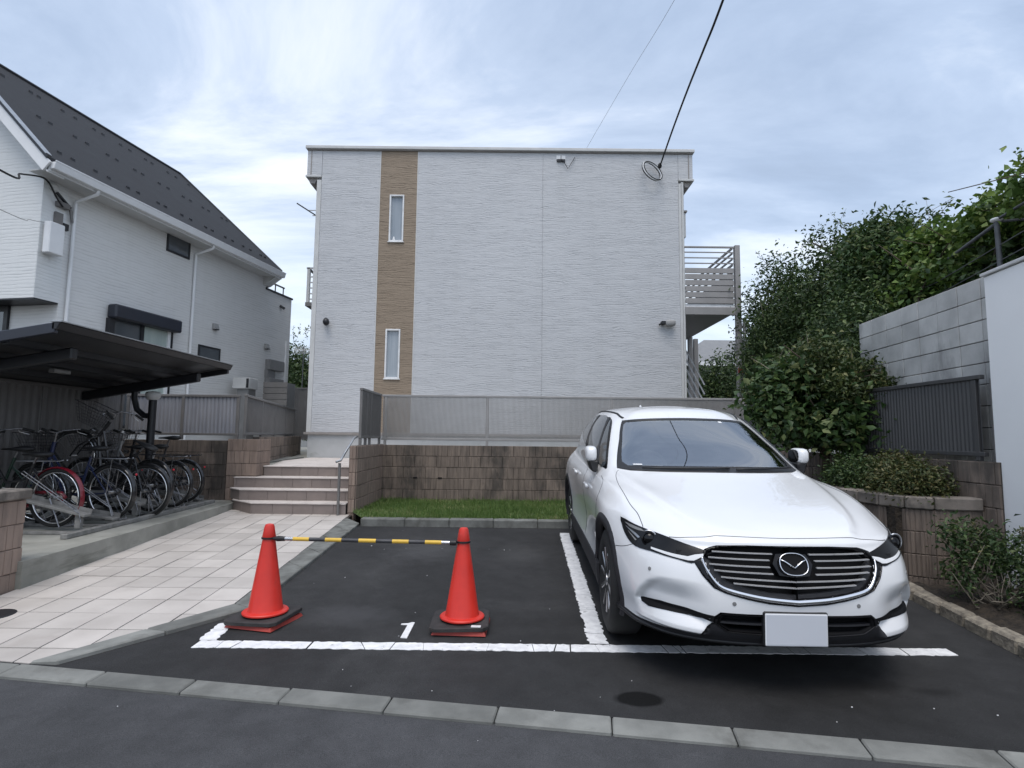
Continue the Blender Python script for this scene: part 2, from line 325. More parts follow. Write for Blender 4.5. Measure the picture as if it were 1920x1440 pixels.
M['pane_frost'] = pmat('frosted_pane', (0.34, 0.38, 0.42), (0.27, 0.31, 0.35), 2.2, 0.12, rvar=0.03, bump=0, stretch=(9, 9, 0.3), coat=0.3)
M['pane_green'] = pmat('pale_green_curtain_pane', (0.42, 0.49, 0.46), (0.36, 0.43, 0.41), 2.5, 0.15, rvar=0.03, bump=0, stretch=(6, 6, 0.3), coat=0.4)
def leafmat(name, stops, trans=0.22):
    t = NT(name); b = t.b
    at = t.new('ShaderNodeAttribute'); at.attribute_name = 'rnd'
    c = t.ramp(at.outputs['Fac'], stops)
    t.l.new(c, b.inputs['Base Color']); b.inputs['Roughness'].default_value = 0.5; b.inputs['Specular IOR Level'].default_value = 0.4
    tl = t.new('ShaderNodeBsdfTranslucent'); t.l.new(c, tl.inputs[0])
    mx = t.new('ShaderNodeMixShader'); mx.inputs[0].default_value = trans
    t.l.new(b.outputs[0], mx.inputs[1]); t.l.new(tl.outputs[0], mx.inputs[2]); t.l.new(mx.outputs[0], t.out.inputs[0])
    return t.m
M['leaf_dark'] = leafmat('evergreen_leaf', [(0.0, (0.024, 0.050, 0.017)), (0.55, (0.045, 0.083, 0.026)), (0.9, (0.085, 0.13, 0.040)), (1.0, (0.16, 0.20, 0.075))])
M['leaf_mid'] = leafmat('hydrangea_leaf', [(0.0, (0.024, 0.055, 0.017)), (0.55, (0.046, 0.090, 0.026)), (0.85, (0.085, 0.135, 0.038)), (1.0, (0.20, 0.22, 0.09))])
M['leaf_vine'] = leafmat('vine_leaf', [(0.0, (0.05, 0.10, 0.022)), (0.55, (0.095, 0.165, 0.034)), (0.85, (0.16, 0.24, 0.05)), (1.0, (0.28, 0.33, 0.11))])
M['leaf_bronze'] = leafmat('azalea_leaf', [(0.0, (0.032, 0.050, 0.016)), (0.5, (0.060, 0.080, 0.024)), (0.85, (0.105, 0.100, 0.036)), (1.0, (0.17, 0.15, 0.06))])
M['leaf_olive'] = leafmat('olive_leaf', [(0.0, (0.026, 0.046, 0.014)), (0.55, (0.052, 0.080, 0.024)), (0.85, (0.10, 0.125, 0.038)), (1.0, (0.20, 0.20, 0.08))])
M['grass'] = leafmat('grass_blade', [(0.0, (0.068, 0.125, 0.030)), (0.55, (0.11, 0.185, 0.045)), (0.85, (0.17, 0.24, 0.07)), (1.0, (0.32, 0.29, 0.14))], 0.3)

# ---------------------------------------------------------------- mesh helpers
class MB:
    def __init__(s): s.v = []; s.f = []
    def add(s, v, f):
        o = len(s.v); s.v.extend([tuple(map(float, q)) for q in v]); s.f.extend([tuple(i + o for i in q) for q in f]); return s
    def hexa(s, p, b=0.0):
        # p: 8 corners, bottom ring 0-3 (ccw seen from above), top ring 4-7
        if b <= 0:
            return s.add(p, [(3, 2, 1, 0), (4, 5, 6, 7), (0, 1, 5, 4), (1, 2, 6, 5), (2, 3, 7, 6), (3, 0, 4, 7)])
        P = np.array(p, float)
        nb = {0: (1, 3, 4), 1: (0, 2, 5), 2: (1, 3, 6), 3: (0, 2, 7), 4: (5, 7, 0), 5: (4, 6, 1), 6: (5, 7, 2), 7: (4, 6, 3)}
        def d(a, c):
            e = P[c] - P[a]; L = np.linalg.norm(e); return e / max(L, 1e-9) * min(b, L * 0.45)
        faces = [(3, 2, 1, 0), (4, 5, 6, 7), (0, 1, 5, 4), (1, 2, 6, 5), (2, 3, 7, 6), (3, 0, 4, 7)]
        V = []; idx = {}
        for fi, F in enumerate(faces):
            for k, a in enumerate(F):
                n1 = F[(k + 1) % 4]; n0 = F[k - 1]
                idx[(fi, a)] = len(V); V.append(P[a] + d(a, n1) + d(a, n0))
        FF = [tuple(idx[(fi, a)] for a in F) for fi, F in enumerate(faces)]
        done = set()
        for fi, F in enumerate(faces):
            for k in range(4):
                a, c = F[k], F[(k + 1) % 4]
                if (c, a) in done or (a, c) in done: continue
                for fj, H in enumerate(faces):
                    if fj != fi and a in H and c in H:
                        FF.append((idx[(fi, c)], idx[(fi, a)], idx[(fj, a)], idx[(fj, c)])); done.add((a, c)); break
        for a in range(8):
            fs = [fi for fi, F in enumerate(faces) if a in F]
            tri = [idx[(fi, a)] for fi in fs]
            q = [np.array(V[i]) for i in tri]
            if np.dot(np.cross(q[1] - q[0], q[2] - q[0]), P[a] - P.mean(0)) < 0: tri = tri[::-1]
            FF.append(tuple(tri))
        return s.add(V, FF)
    def box(s, x0, x1, y0, y1, z0, z1, b=0.0):
        return s.hexa([(x0, y0, z0), (x1, y0, z0), (x1, y1, z0), (x0, y1, z0), (x0, y0, z1), (x1, y0, z1), (x1, y1, z1), (x0, y1, z1)], b)
    def beam(s, a, c, w, h, b=0.0, up=(0, 0, 1)):
        a = np.array(a, float); c = np.array(c, float); d = c - a; d /= np.linalg.norm(d)
        u = np.array(up, float); r = np.cross(d, u); r /= np.linalg.norm(r); u = np.cross(r, d)
        r = r * w / 2; u = u * h / 2
        return s.hexa([a - r - u, a + r - u, c + r - u, c - r - u, a - r + u, a + r + u, c + r + u, c - r + u], b)
    def prism(s, poly, z0, z1):
        n = len(poly); f0 = z0 if callable(z0) else (lambda x, y: z0); f1 = z1 if callable(z1) else (lambda x, y: z1)
        A = sum(poly[i][0] * poly[(i + 1) % n][1] - poly[(i + 1) % n][0] * poly[i][1] for i in range(n))
        if A < 0: poly = poly[::-1]
        v = [(x, y, f0(x, y)) for x, y in poly] + [(x, y, f1(x, y)) for x, y in poly]
        return s.add(v, [tuple(range(n - 1, -1, -1)), tuple(range(n, 2 * n))] + [(i, (i + 1) % n, n + (i + 1) % n, n + i) for i in range(n)])
    def tube(s, pts, r, n=8, closed=False, caps=True):
        P = np.array(pts, float); m = len(P); rr = np.full(m, r) if np.isscalar(r) else np.array(r, float)
        T = np.zeros_like(P)
        for i in range(m):
            a = P[(i - 1) % m] if (closed or i > 0) else P[i]; c = P[(i + 1) % m] if (closed or i < m - 1) else P[i]
            T[i] = c - a; T[i] /= max(np.linalg.norm(T[i]), 1e-9)
        ref = np.array([0, 0, 1.]) if abs(T[0][2]) < 0.9 else np.array([1., 0, 0])
        u = np.cross(T[0], ref); u /= np.linalg.norm(u); V = []
        for i in range(m):
            u = u - T[i] * np.dot(u, T[i]); u /= max(np.linalg.norm(u), 1e-9); w = np.cross(T[i], u)
            for k in range(n):
                a = 2 * math.pi * k / n; V.append(P[i] + rr[i] * (u * math.cos(a) + w * math.sin(a)))
        F = []
        for i in range(m if closed else m - 1):
            j = (i + 1) % m
            for k in range(n): F.append((i * n + k, i * n + (k + 1) % n, j * n + (k + 1) % n, j * n + k))
        if caps and not closed: F += [tuple(range(n - 1, -1, -1)), tuple(range((m - 1) * n, m * n))]
        return s.add(V, F)
    def lathe(s, prof, n=24, o=(0, 0, 0), ax=(0, 0, 1)):
        ax = np.array(ax, float); ax /= np.linalg.norm(ax); ref = np.array([1., 0, 0]) if abs(ax[0]) < 0.9 else np.array([0, 1., 0])
        u = np.cross(ax, ref); u /= np.linalg.norm(u); w = np.cross(ax, u); o = np.array(o, float); V = []
        for r, h in prof:
            for k in range(n):
                a = 2 * math.pi * k / n; V.append(o + ax * h + r * (u * math.cos(a) + w * math.sin(a)))
        F = [(i * n + k, i * n + (k + 1) % n, (i + 1) * n + (k + 1) % n, (i + 1) * n + k) for i in range(len(prof) - 1) for k in range(n)]
        if prof[0][0] > 1e-6: F.append(tuple(range(n - 1, -1, -1)))
        if prof[-1][0] > 1e-6: F.append(tuple(range((len(prof) - 1) * n, len(prof) * n)))
        return s.add(V, F)
    def ell(s, c, r, nu=14, nv=8, e=1.0):
        V = []; F = []; sg = lambda x: math.copysign(abs(x) ** e, x)
        for j in range(nv + 1):
            p = math.pi * j / nv - math.pi / 2
            for i in range(nu):
                a = 2 * math.pi * i / nu
                V.append((c[0] + r[0] * sg(math.cos(p)) * sg(math.cos(a)), c[1] + r[1] * sg(math.cos(p)) * sg(math.sin(a)), c[2] + r[2] * sg(math.sin(p))))
        for j in range(nv):
            for i in range(nu): F.append((j * nu + i, j * nu + (i + 1) % nu, (j + 1) * nu + (i + 1) % nu, (j + 1) * nu + i))
        return s.add(V, F)
    def quad(s, a, b, c, d): return s.add([a, b, c, d], [(0, 1, 2, 3)])

def obj(name, mb, mat, parent=None, smooth=None, shift=None, mesh=None):
    if mesh is None:
        mesh = bpy.data.meshes.new(name)
        v = np.array(mb.v, float)
        if shift is not None: v = v - np.array(shift, float)
        mesh.from_pydata(v.tolist(), [], mb.f)
        if smooth:
            mesh.shade_smooth()
            if smooth is not True: mesh.set_sharp_from_angle(angle=R(smooth))
        mesh.materials.append(M[mat] if isinstance(mat, str) else mat)
    o = bpy.data.objects.new(name, mesh); COL.objects.link(o)
    if parent is not None: o.parent = parent
    return o
def tag(o, label, cat, group=None, kind=None):
    o['label'] = label; o['category'] = cat
    if group: o['group'] = group
    if kind: o['kind'] = kind
    return o
def thing(name, label, cat, loc=(0, 0, 0), rotz=0.0, group=None, kind=None):
    o = bpy.data.objects.new(name, None); COL.objects.link(o); o.location = loc; o.rotation_euler = (0, 0, rotz)
    o.empty_display_size = 0.1
    return tag(o, label, cat, group, kind)
def part(root, name, mb, mat, smooth=None, under=None):
    # mesh given in world coordinates; root is an unrotated Empty
    return obj(name, mb, mat, under or root, smooth, shift=tuple(root.location))
def gz(x, y): return 0.032 * y
def clip_poly(poly, clip):
    def inside(p, a, b): return (b[0] - a[0]) * (p[1] - a[1]) - (b[1] - a[1]) * (p[0] - a[0]) >= -1e-9
    def inter(p, q, a, b):
        x1, y1, x2, y2 = p[0], p[1], q[0], q[1]; x3, y3, x4, y4 = a[0], a[1], b[0], b[1]
        D = (x1 - x2) * (y3 - y4) - (y1 - y2) * (x3 - x4)
        t = ((x1 - x3) * (y3 - y4) - (y1 - y3) * (x3 - x4)) / D
        return (x1 + t * (x2 - x1), y1 + t * (y2 - y1))
    out = list(poly)
    for i in range(len(clip)):
        a, b = clip[i], clip[(i + 1) % len(clip)]; inp = out; out = []
        for k in range(len(inp)):
            p, q = inp[k - 1], inp[k]
            if inside(q, a, b):
                if not inside(p, a, b): out.append(inter(p, q, a, b))
                out.append(q)
            elif inside(p, a, b): out.append(inter(p, q, a, b))
        if len(out) < 3: return []
    return out
def area(p): return abs(sum(p[i][0] * p[(i + 1) % len(p)][1] - p[(i + 1) % len(p)][0] * p[i][1] for i in range(len(p)))) / 2

# ribbed blocks, shared meshes: x along the wall, y outward is negative, z up
def rib_mesh(L, H, ribs, seed, depth=0.05, groove=0.0045, ext=0.007, mat='brick'):
    r = random.Random(seed); mb = MB()
    if ribs <= 1: mb.box(0, L, -ext * 0.3, depth, 0, H, 0.004)
    else:
        cuts = [0]; 
        for k in range(ribs): cuts.append(cuts[-1] + r.uniform(0.6, 1.4))
        cuts = [c / cuts[-1] * L for c in cuts]
        mb.box(0, L, 0, depth, 0, H)
        for k in range(ribs):
            a = cuts[k] + groove / 2 * (k > 0); b = cuts[k + 1] - groove / 2 * (k < ribs - 1); e = ext * r.uniform(0.55, 1.1)
            z0, z1, c = 0.002, H - 0.002, 0.004
            mb.add([(a, -0.0005, z0), (b, -0.0005, z0), (b, -0.0005, z1), (a, -0.0005, z1), (a + c, -e, z0 + c), (b - c, -e, z0 + c), (b - c, -e, z1 - c), (a + c, -e, z1 - c)],
                   [(4, 5, 6, 7), (0, 1, 5, 4), (1, 2, 6, 5), (2, 3, 7, 6), (3, 0, 4, 7)])
    me = bpy.data.meshes.new('brick'); me.from_pydata(mb.v, [], mb.f); me.materials.append(M[mat]); return me
_rib = {}
def rib(L, H, ribs, k, mat, ext=0.007):
    key = (round(L, 3), round(H, 3), ribs, k, mat)
    if key not in _rib: _rib[key] = rib_mesh(L, H, ribs, hash(key[:4]) % 9973, mat=mat, ext=ext)
    return _rib[key]
def block_run(root, a, c, z0, courses, bh, bl=0.40, thick=0.14, mat='brick', ribs=(3, 4, 5), core='mortar', name='brick', joint=0.0045, half=True, flat=False):
    # a -> c run; the visible face is on the right-hand side of the direction a -> c
    a = np.array(a, float); c = np.array(c, float); d = c - a; L = float(np.linalg.norm(d)); d = d / L
    ang = math.atan2(d[1], d[0]); base = np.array(root.location)
    n = np.array([d[1], -d[0]])
    mb = MB(); q0 = a - n * 0.012; q1 = c - n * 0.012; q2 = c - n * thick; q3 = a - n * thick
    H = courses * bh
    mb.hexa([(q0[0], q0[1], z0), (q1[0], q1[1], z0), (q2[0], q2[1], z0), (q3[0], q3[1], z0), (q0[0], q0[1], z0 + H - 0.004), (q1[0], q1[1], z0 + H - 0.004), (q2[0], q2[1], z0 + H - 0.004), (q3[0], q3[1], z0 + H - 0.004)])
    part(root, 'mortar_core', mb, core)
    for r in range(courses):
        x = -(bl / 2 if (half and r % 2) else 0.0)
        while x < L - 0.01:
            xa = max(x, 0); xb = min(x + bl, L)
            if xb - xa > 0.03:
                w = xb - xa - joint
                rb = 1 if flat else max(1, round(random.choice(ribs) * (xb - xa) / bl))
                me = rib(w, bh - joint, rb, random.randrange(3) if w > bl * 0.9 else 0, mat)
                o = bpy.data.objects.new(name, me); COL.objects.link(o); o.parent = root
                pr = random.uniform(-0.003, 0.003)
                o.location = (a[0] + d[0] * (xa + joint / 2) + n[0] * pr - base[0], a[1] + d[1] * (xa + joint / 2) + n[1] * pr - base[1], z0 + r * bh + joint / 2 - base[2])
                o.rotation_euler = (0, 0, ang)
            x += bl
def coping(root, pts, z0, z1, w, over, seg=0.6, mat='capstone', name='coping_stone', side=1):
    # polyline coping, right-hand side is the face side
    for i in range(len(pts) - 1):
        a = np.array(pts[i], float); c = np.array(pts[i + 1], float); d = c - a; L = np.linalg.norm(d); d /= L; n = np.array([d[1], -d[0]])
        k = max(1, round(L / seg))
        for j in range(k):
            p = a + d * (L * j / k + 0.002); q = a + d * (L * (j + 1) / k - 0.002)
            f0 = n * over; f1 = -n * (w - over)
            mb = MB().hexa([(*(p + f0), z0), (*(q + f0), z0), (*(q + f1), z0), (*(p + f1), z0), (*(p + f0), z1), (*(q + f0), z1), (*(q + f1), z1), (*(p + f1), z1)], 0.012)
            part(root, name, mb, mat)

def leaf_mesh(name, pos, nrm, size, rnd, mat, aspect=0.5, fold=0.25, jit=0.55):
    n = len(pos); up = nrm / np.maximum(np.linalg.norm(nrm, axis=1, keepdims=True), 1e-6)
    a = rng.normal(size=(n, 3)); a -= up * (a * up).sum(1, keepdims=True); a /= np.maximum(np.linalg.norm(a, axis=1, keepdims=True), 1e-6)
    b = np.cross(up, a)
    sz = (size * rng.uniform(1 - jit, 1 + jit, n))[:, None]
    v0 = pos - a * sz * 0.5; v2 = pos + a * sz * 0.5 - up * sz * 0.12
    w = sz * aspect * 0.5
    v1 = pos - a * sz * 0.05 + b * w + up * sz * fold * 0.5; v3 = pos - a * sz * 0.05 - b * w + up * sz * fold * 0.5
    V = np.stack([v0, v1, v2, v3], 1).reshape(-1, 3)
    i = np.arange(n) * 4
    F = np.stack([i, i + 1, i + 2, i, i + 2, i + 3], 1).reshape(-1, 3)
    me = bpy.data.meshes.new(name)
    me.vertices.add(len(V)); me.vertices.foreach_set('co', V.ravel())
    me.loops.add(len(F) * 3); me.loops.foreach_set('vertex_index', F.ravel().astype(np.int32))
    me.polygons.add(len(F)); me.polygons.foreach_set('loop_start', (np.arange(len(F)) * 3).astype(np.int32))
    me.update(calc_edges=True)
    at = me.attributes.new('rnd', 'FLOAT', 'FACE'); at.data.foreach_set('value', np.repeat(rnd, 2).astype(np.float32))
    me.materials.append(M[mat]); me.validate(); return me
def foliage(name, root, clumps, n, size, mat, aspect=0.5, upb=0.5, shell=0.55, holes=0.0, zmin=None, droop=0.0):
    # clumps: (cx,cy,cz,rx,ry,rz,weight); leaves spread through each clump, denser near its outside
    C_ = np.array([c[:6] for c in clumps], float); wts = np.array([c[6] if len(c) > 6 else c[3] * c[4] + c[4] * c[5] for c in clumps], float); wts /= wts.sum()
    k = rng.choice(len(C_), n, p=wts)
    d = rng.normal(size=(n, 3)); d /= np.linalg.norm(d, axis=1, keepdims=True)
    rad = rng.uniform(0, 1, n) ** (1 / 3.0); rad = shell + (1.06 - shell) * rad if shell > 0 else rad
    rad *= rng.uniform(0.86, 1.14, n)
    p = C_[k, :3] + d * C_[k, 3:6] * rad[:, None]
    # cluster jitter: pull leaves to sprays
    m = max(6, n // 14); seeds = p[rng.choice(n, m)]; pick = rng.integers(0, m, n)
    near = rng.uniform(size=n) < 0.55
    p[near] = seeds[pick[near]] + rng.normal(size=(near.sum(), 3)) * size * 1.5
    keep = np.ones(n, bool)
    if zmin is not None: keep &= p[:, 2] > zmin
    p = p[keep]; d = d[keep]
    nr = d * (1 - upb) + np.array([0, 0, upb]) + rng.normal(size=p.shape) * 0.35
    me = leaf_mesh(name, p - np.array(root.location), nr, size, rng.uniform(0, 1, len(p)), mat, aspect)
    o = bpy.data.objects.new(name, me); COL.objects.link(o); o.parent = root
    return o

# ---------------------------------------------------------------- the setting
# ground far below everything, out to the horizon
mb = MB(); mb.quad((-600, -600, -0.3), (600, -600, -0.3), (600, 600, -0.3), (-600, 600, -0.3))
tag(obj('ground', mb, 'ground'), 'plain ground stretching away under the neighbourhood', 'ground', kind='structure')
def kline(x): return 3.033 - 0.152 * (x - 0.02)            # back edge of the road kerb
KW = 0.137
mb = MB(); P = [(-40, -4.5), (40, -4.5), (40, kline(40) - KW + 0.01), (-40, kline(-40) - KW + 0.01)]
mb.add([(x, y, 0.032 * y - 0.022) for x, y in P], [(0, 1, 2, 3)])
tag(obj('road', mb, 'road'), 'dark grey asphalt road in the foreground', 'road', kind='structure')
mb = MB(); P = [(-3.4, kline(-3.4) - 0.01), (9, kline(9) - 0.01), (9, 7.84), (-2.3, 7.84), (-2.3, 5.0), (-3.0, 3.6)]
mb.add([(x, y, gz(x, y)) for x, y in P], [tuple(range(len(P)))])
tag(obj('parking_lot', mb, 'asphalt'), 'dark asphalt parking bay between the tiled path and the planter', 'parking lot', kind='structure')
# road kerb blocks
rk = thing('road_kerb', 'row of flush grey concrete kerb blocks along the road edge', 'kerb', (0, 3.0, 0.09), kind='structure')
ux = np.array([1, -0.152]); ux /= np.linalg.norm(ux); ny = np.array([0.152, 1]); ny /= np.linalg.norm(ny)
k0 = np.array([-0.05, kline(-0.05)])
for i in range(-9, 12):
    p = k0 + ux * (0.571 * i + 0.003); q = k0 + ux * (0.571 * (i + 1) - 0.003)
    pf = p - ny * KW; qf = q - ny * KW
    dz = random.uniform(-0.002, 0.003) + 0.004
    zt = lambda a: gz(*a) + dz
    mb = MB().hexa([(*pf, -0.1), (*qf, -0.1), (*q, -0.1), (*p, -0.1), (*pf, zt(pf) - 0.006), (*qf, zt(qf) - 0.006), (*q, zt(q)), (*p, zt(p))], 0.007)
    part(rk, 'kerb_block', mb, 'kerb')
# tiled path
PATH = [(-4.03, 3.66), (-2.83, 3.475), (-2.14, 4.54), (-2.385, 8.64), (-4.42, 8.98)]
pt = thing('tiled_path', 'sloping path of pale square tiles leading to the steps', 'path', (-3.2, 6.0, 0.19), kind='structure')
mb = MB(); mb.prism(PATH, lambda x, y: gz(x, y) - 0.10, lambda x, y: gz(x, y) - 0.004); part(pt, 'mortar_bed', mb, 'mortar')
for j in range(-2, 18):
    for i in range(-1, 10):
        s1 = -2.43 + 0.285 - 0.285 * i; s0 = s1 - 0.285; y0 = 3.69 + 0.318 * j; y1 = y0 + 0.318; g = 0.005
        f = lambda s_, y_: (s_ - 0.064 * y_, y_)
        cell = [f(s0 + g, y0 + g), f(s1 - g, y0 + g), f(s1 - g, y1 - g), f(s0 + g, y1 - g)]
        c = clip_poly(cell, PATH)
        if len(c) < 3 or area(c) < 0.002: continue
        dz = random.uniform(-0.0015, 0.0015); tx, ty = random.uniform(-.003, .003), random.uniform(-.003, .003); cx, cy = c[0]
        zf = lambda x, y: gz(x, y) + 0.006 + dz + tx * (x - cx) + ty * (y - cy)
        mb = MB().prism(c, lambda x, y: gz(x, y) - 0.02, zf)
        # small arris around the top
        part(pt, 'paving_tile', mb, 'tile')
# concrete edging of the path
pc = thing('path_edging', 'weathered concrete edging stones between the path and the parking bay', 'kerb', (-2.3, 5.5, 0.18), kind='structure')
inn = [(-2.83, 3.475), (-2.14, 4.54), (-2.385, 8.35)]; out = [(-2.66, 3.465), (-1.95, 4.41), (-2.06, 7.86)]
for i in range(2):
    n = (2, 6)[i]
    for k in range(n):
        e = 0.002
        L = lambda A, t: (A[i][0] + (A[i + 1][0] - A[i][0]) * t, A[i][1] + (A[i + 1][1] - A[i][1]) * t)
        a, b = L(inn, k / n + e), L(inn, (k + 1) / n - e); c, d = L(out, (k + 1) / n - e), L(out, k / n + e)
        h = 0.028 + random.uniform(-.004, .004)
        mb = MB().hexa([(*a, 0), (*d, 0), (*c, 0), (*b, 0), (*a, gz(*a) + h * 0.55), (*d, gz(*d) + h), (*c, gz(*c) + h), (*b, gz(*b) + h * 0.55)], 0.008)
        part(pc, 'edging_stone', mb, 'curb_dark' if i else 'kerb')
# curb at the back of the bay
bc = thing('wheel_stop_curb', 'low concrete curb between the parking bay and the lawn', 'kerb', (0.5, 7.8, 0.25), kind='structure')
x = -2.03
while x < 3.5:
    x1 = min(x + 0.6, 3.52)
    mb = MB().box(x + 0.002, x1 - 0.002, 7.775 + random.uniform(-.004, .004), 7.94, 0.1, 0.352 + random.uniform(-.004, .004), 0.012)
    part(bc, 'curb_stone', mb, 'curb_dark'); x = x1
# lawn
mb = MB(); P = [(-2.04, 7.92), (3.52, 7.92), (3.52, 10.42), (-2.37, 10.42), (-2.37, 8.6)]
mb.add([(x, y, 0.335 - 0.012 * (y - 7.9)) for x, y in P], [tuple(range(len(P)))])
lawn = tag(obj('lawn', mb, 'grass_base'), 'narrow strip of lawn in front of the brown block wall', 'lawn', kind='structure')
n = 34000
gx = rng.uniform(-2.35, 2.2, n); gy = np.where(rng.uniform(size=n) < .93, rng.uniform(7.95, 10.38, n), rng.uniform(7.88, 8.0, n))
ok = (gx > -2.03 - 0.33 * (gy - 7.92) / 0.68) | (gy > 8.6)
gx, gy = gx[ok], gy[ok]; n = len(gx); gzz = 0.335 - 0.012 * (gy - 7.9)
pat = 0.55 + 0.5 * np.sin(gx * 3.1 + 1.3 * np.sin(gy * 2.3)) * np.sin(gy * 3.7 + gx) + rng.uniform(-.15, .15, n)
hh = rng.uniform(0.025, 0.07, n) * (0.65 + 0.7 * np.clip(pat, 0, 1)) * (1 + 0.9 * (rng.uniform(size=n) < 0.07)); aa = rng.uniform(0, 2 * math.pi, n); ww = 0.004
lean = rng.normal(size=(n, 2)) * 0.022
v0 = np.stack([gx - np.cos(aa) * ww, gy - np.sin(aa) * ww, gzz], 1); v1 = np.stack([gx + np.cos(aa) * ww, gy + np.sin(aa) * ww, gzz], 1); v2 = np.stack([gx + lean[:, 0], gy + lean[:, 1], gzz + hh], 1)
V = np.stack([v0, v1, v2], 1).reshape(-1, 3)
me = bpy.data.meshes.new('grass'); me.vertices.add(len(V)); me.vertices.foreach_set('co', V.ravel())
me.loops.add(len(V)); me.loops.foreach_set('vertex_index', np.arange(len(V), dtype=np.int32)); me.polygons.add(n); me.polygons.foreach_set('loop_start', (np.arange(n) * 3).astype(np.int32)); me.update(calc_edges=True)
at = me.attributes.new('rnd', 'FLOAT', 'FACE'); at.data.foreach_set('value', np.clip(rng.uniform(0, 1, n) * .8 + .3 * (1 - np.clip(pat, 0, 1)), 0, 1).astype(np.float32)); me.materials.append(M['grass'])
g = bpy.data.objects.new('grass', me); COL.objects.link(g); tag(g, 'short green grass growing along the brown block wall', 'grass', kind='stuff')
# concrete bicycle slab with an uneven broken edge
sl_e = lambda y: -4.075 - 0.066 * (y - 4.8)
P = [(-6.7, 4.0), (-4.2, 4.0), (-4.2, 4.86)]
yy = 4.86
while yy < 9.0: P.append((sl_e(yy) + random.uniform(-.012, .012), yy)); yy += 0.22
P += [(-4.36, 9.05), (-4.6, 9.42), (-6.7, 9.42)]
mb = MB().prism(P, -0.1, 0.388)
tag(obj('bicycle_slab', mb, 'slab'), 'raised stained concrete slab under the bicycles', 'slab', kind='structure')
# terrace behind the walls
mb = MB().prism([(-9.5, 9.66), (-2.52, 9.66), (-2.52, 10.56), (4.3, 10.56), (4.3, 24), (-9.5, 24)], 0.0, 0.925)
tag(obj('terrace', mb, 'slab'), 'raised ground around the white apartment building', 'terrace', kind='structure')
mb = MB().prism([(-4.9, 9.9), (-4.45, 9.9), (-4.8, 13.19), (-6.4, 13.19)], 0.9, 0.955)
tag(obj('gravel_margin', mb, 'kerb'), 'pale grey concrete margin beside the landing', 'paving', kind='structure')
# planter soil and its rough kerb
mb = MB(); n_ = 26; m_ = 60
ys = np.linspace(1.5, 5.2, m_)
for y in ys:
    for x in np.linspace(3.42 - .09 * (5 - y), 4.45, n_): mb.v.append((x, y, 0.20 + 0.05 * math.sin(x * 7 + y * 3) * 0.4 + random.uniform(-.014, .014) + 0.07 * (x - 3.4)))
for j in range(m_ - 1):
    for i in range(n_ - 1): mb.f.append((j * n_ + i, j * n_ + i + 1, (j + 1) * n_ + i + 1, (j + 1) * n_ + i))
tag(obj('planting_bed', mb, 'soil', smooth=True), 'dark bare soil between the rough kerb and the white wall', 'soil', kind='structure')
mb = MB().prism([(3.55, 5.3), (4.25, 5.2), (4.25, 10.4), (3.55, 10.4)], 0.1, 0.86)
tag(obj('planter_soil', mb, 'soil'), 'soil filling the raised brown planter', 'soil', kind='structure')
sk = thing('stone_kerb', 'rough brownish kerb stones edging the soil bed', 'kerb', (3.4, 4.0, 0.13), kind='structure')
y = 5.12; 
while y > 1.5:
    y1 = y - random.uniform(0.22, 0.34); xo = 3.365 - 0.09 * (5.0 - y)
    xo1 = 3.365 - 0.09 * (5.0 - y1)
    h = random.uniform(0.085, 0.105)
    mb = MB(); nx, ny_ = 5, 6
    P8 = [(xo1 - 0.005, y1 + .004, 0.05), (xo1 + 0.115, y1 + .004, 0.05), (xo + 0.115, y - .004, 0.05), (xo - 0.005, y - .004, 0.05)]
    tops = [(a + random.uniform(-.01, .01), b, gz(0, b) + h + random.uniform(-.012, .012)) for a, b, _ in P8]
    mb.hexa(P8 + tops, 0.018); part(sk, 'kerb_stone', mb, 'stone'); y = y1

# painted lines: cracked pieces of thick paint
def paint_run(root, a, c, w, n, ja=0.006, gap=0.006, skip=(), fade=None):
    a = np.array(a, float); c = np.array(c, float); d = c - a; L = np.linalg.norm(d); d /= L; nn = np.array([-d[1], d[0]])
    cuts = [0.0]
    for k in range(n): cuts.append(cuts[-1] + random.choice((random.uniform(0.25, .8), random.uniform(0.7, 2.4))))
    cuts = [q / cuts[-1] * L for q in cuts]
    sl = [random.uniform(-0.03, 0.03) * random.random() for _ in range(n + 1)]; sl[0] = sl[-1] = 0
    for k in range(n):
        g0 = random.choice((0.12, 0.15, 0.2, 0.6, 1.3)) * gap if k else 0; g1 = random.choice((0.12, 0.15, 0.3, 0.9)) * gap if k < n - 1 else 0
        m = max(3, int((cuts[k + 1] - cuts[k]) / 0.025)); P = []
        for i in range(m + 1):
            t = i / m; s_ = cuts[k] + g0 - sl[k] + (cuts[k + 1] - g1 - sl[k + 1] - cuts[k] - g0 + sl[k]) * t
            P.append(a + d * s_ - nn * (w / 2 + (random.uniform(-1.6, .5) * ja)))
        for i in range(m, -1, -1):
            t = i / m; s_ = cuts[k] + g0 + sl[k] + (cuts[k + 1] - g1 + sl[k + 1] - cuts[k] - g0 - sl[k]) * t
            P.append(a + d * s_ + nn * (w / 2 + random.uniform(-1.6, .5) * ja))
        mb = MB().prism([tuple(q) for q in P], lambda x, y: gz(x, y) + 0.0005, lambda x, y: gz(x, y) + 0.0035)
        part(root, 'paint_patch', mb, 'paint')
fl = thing('front_parking_line', 'cracked white painted line across the front of both bays', 'parking line', (0.4, 3.79, 0.125), kind='structure')
paint_run(fl, (-2.02, 3.79), (2.86, 3.79), 0.118, 34)
dl = thing('dividing_parking_line', 'cracked white painted line between the cones and the car', 'parking line', (0.65, 5.6, 0.18), kind='structure')
paint_run(dl, (0.588, 3.865), (0.70, 7.46), 0.135, 22, ja=0.010)
sl_ = thing('corner_parking_line', 'short white painted stub left of the nearer cone', 'parking line', (-2.0, 4.0, 0.13), kind='structure')
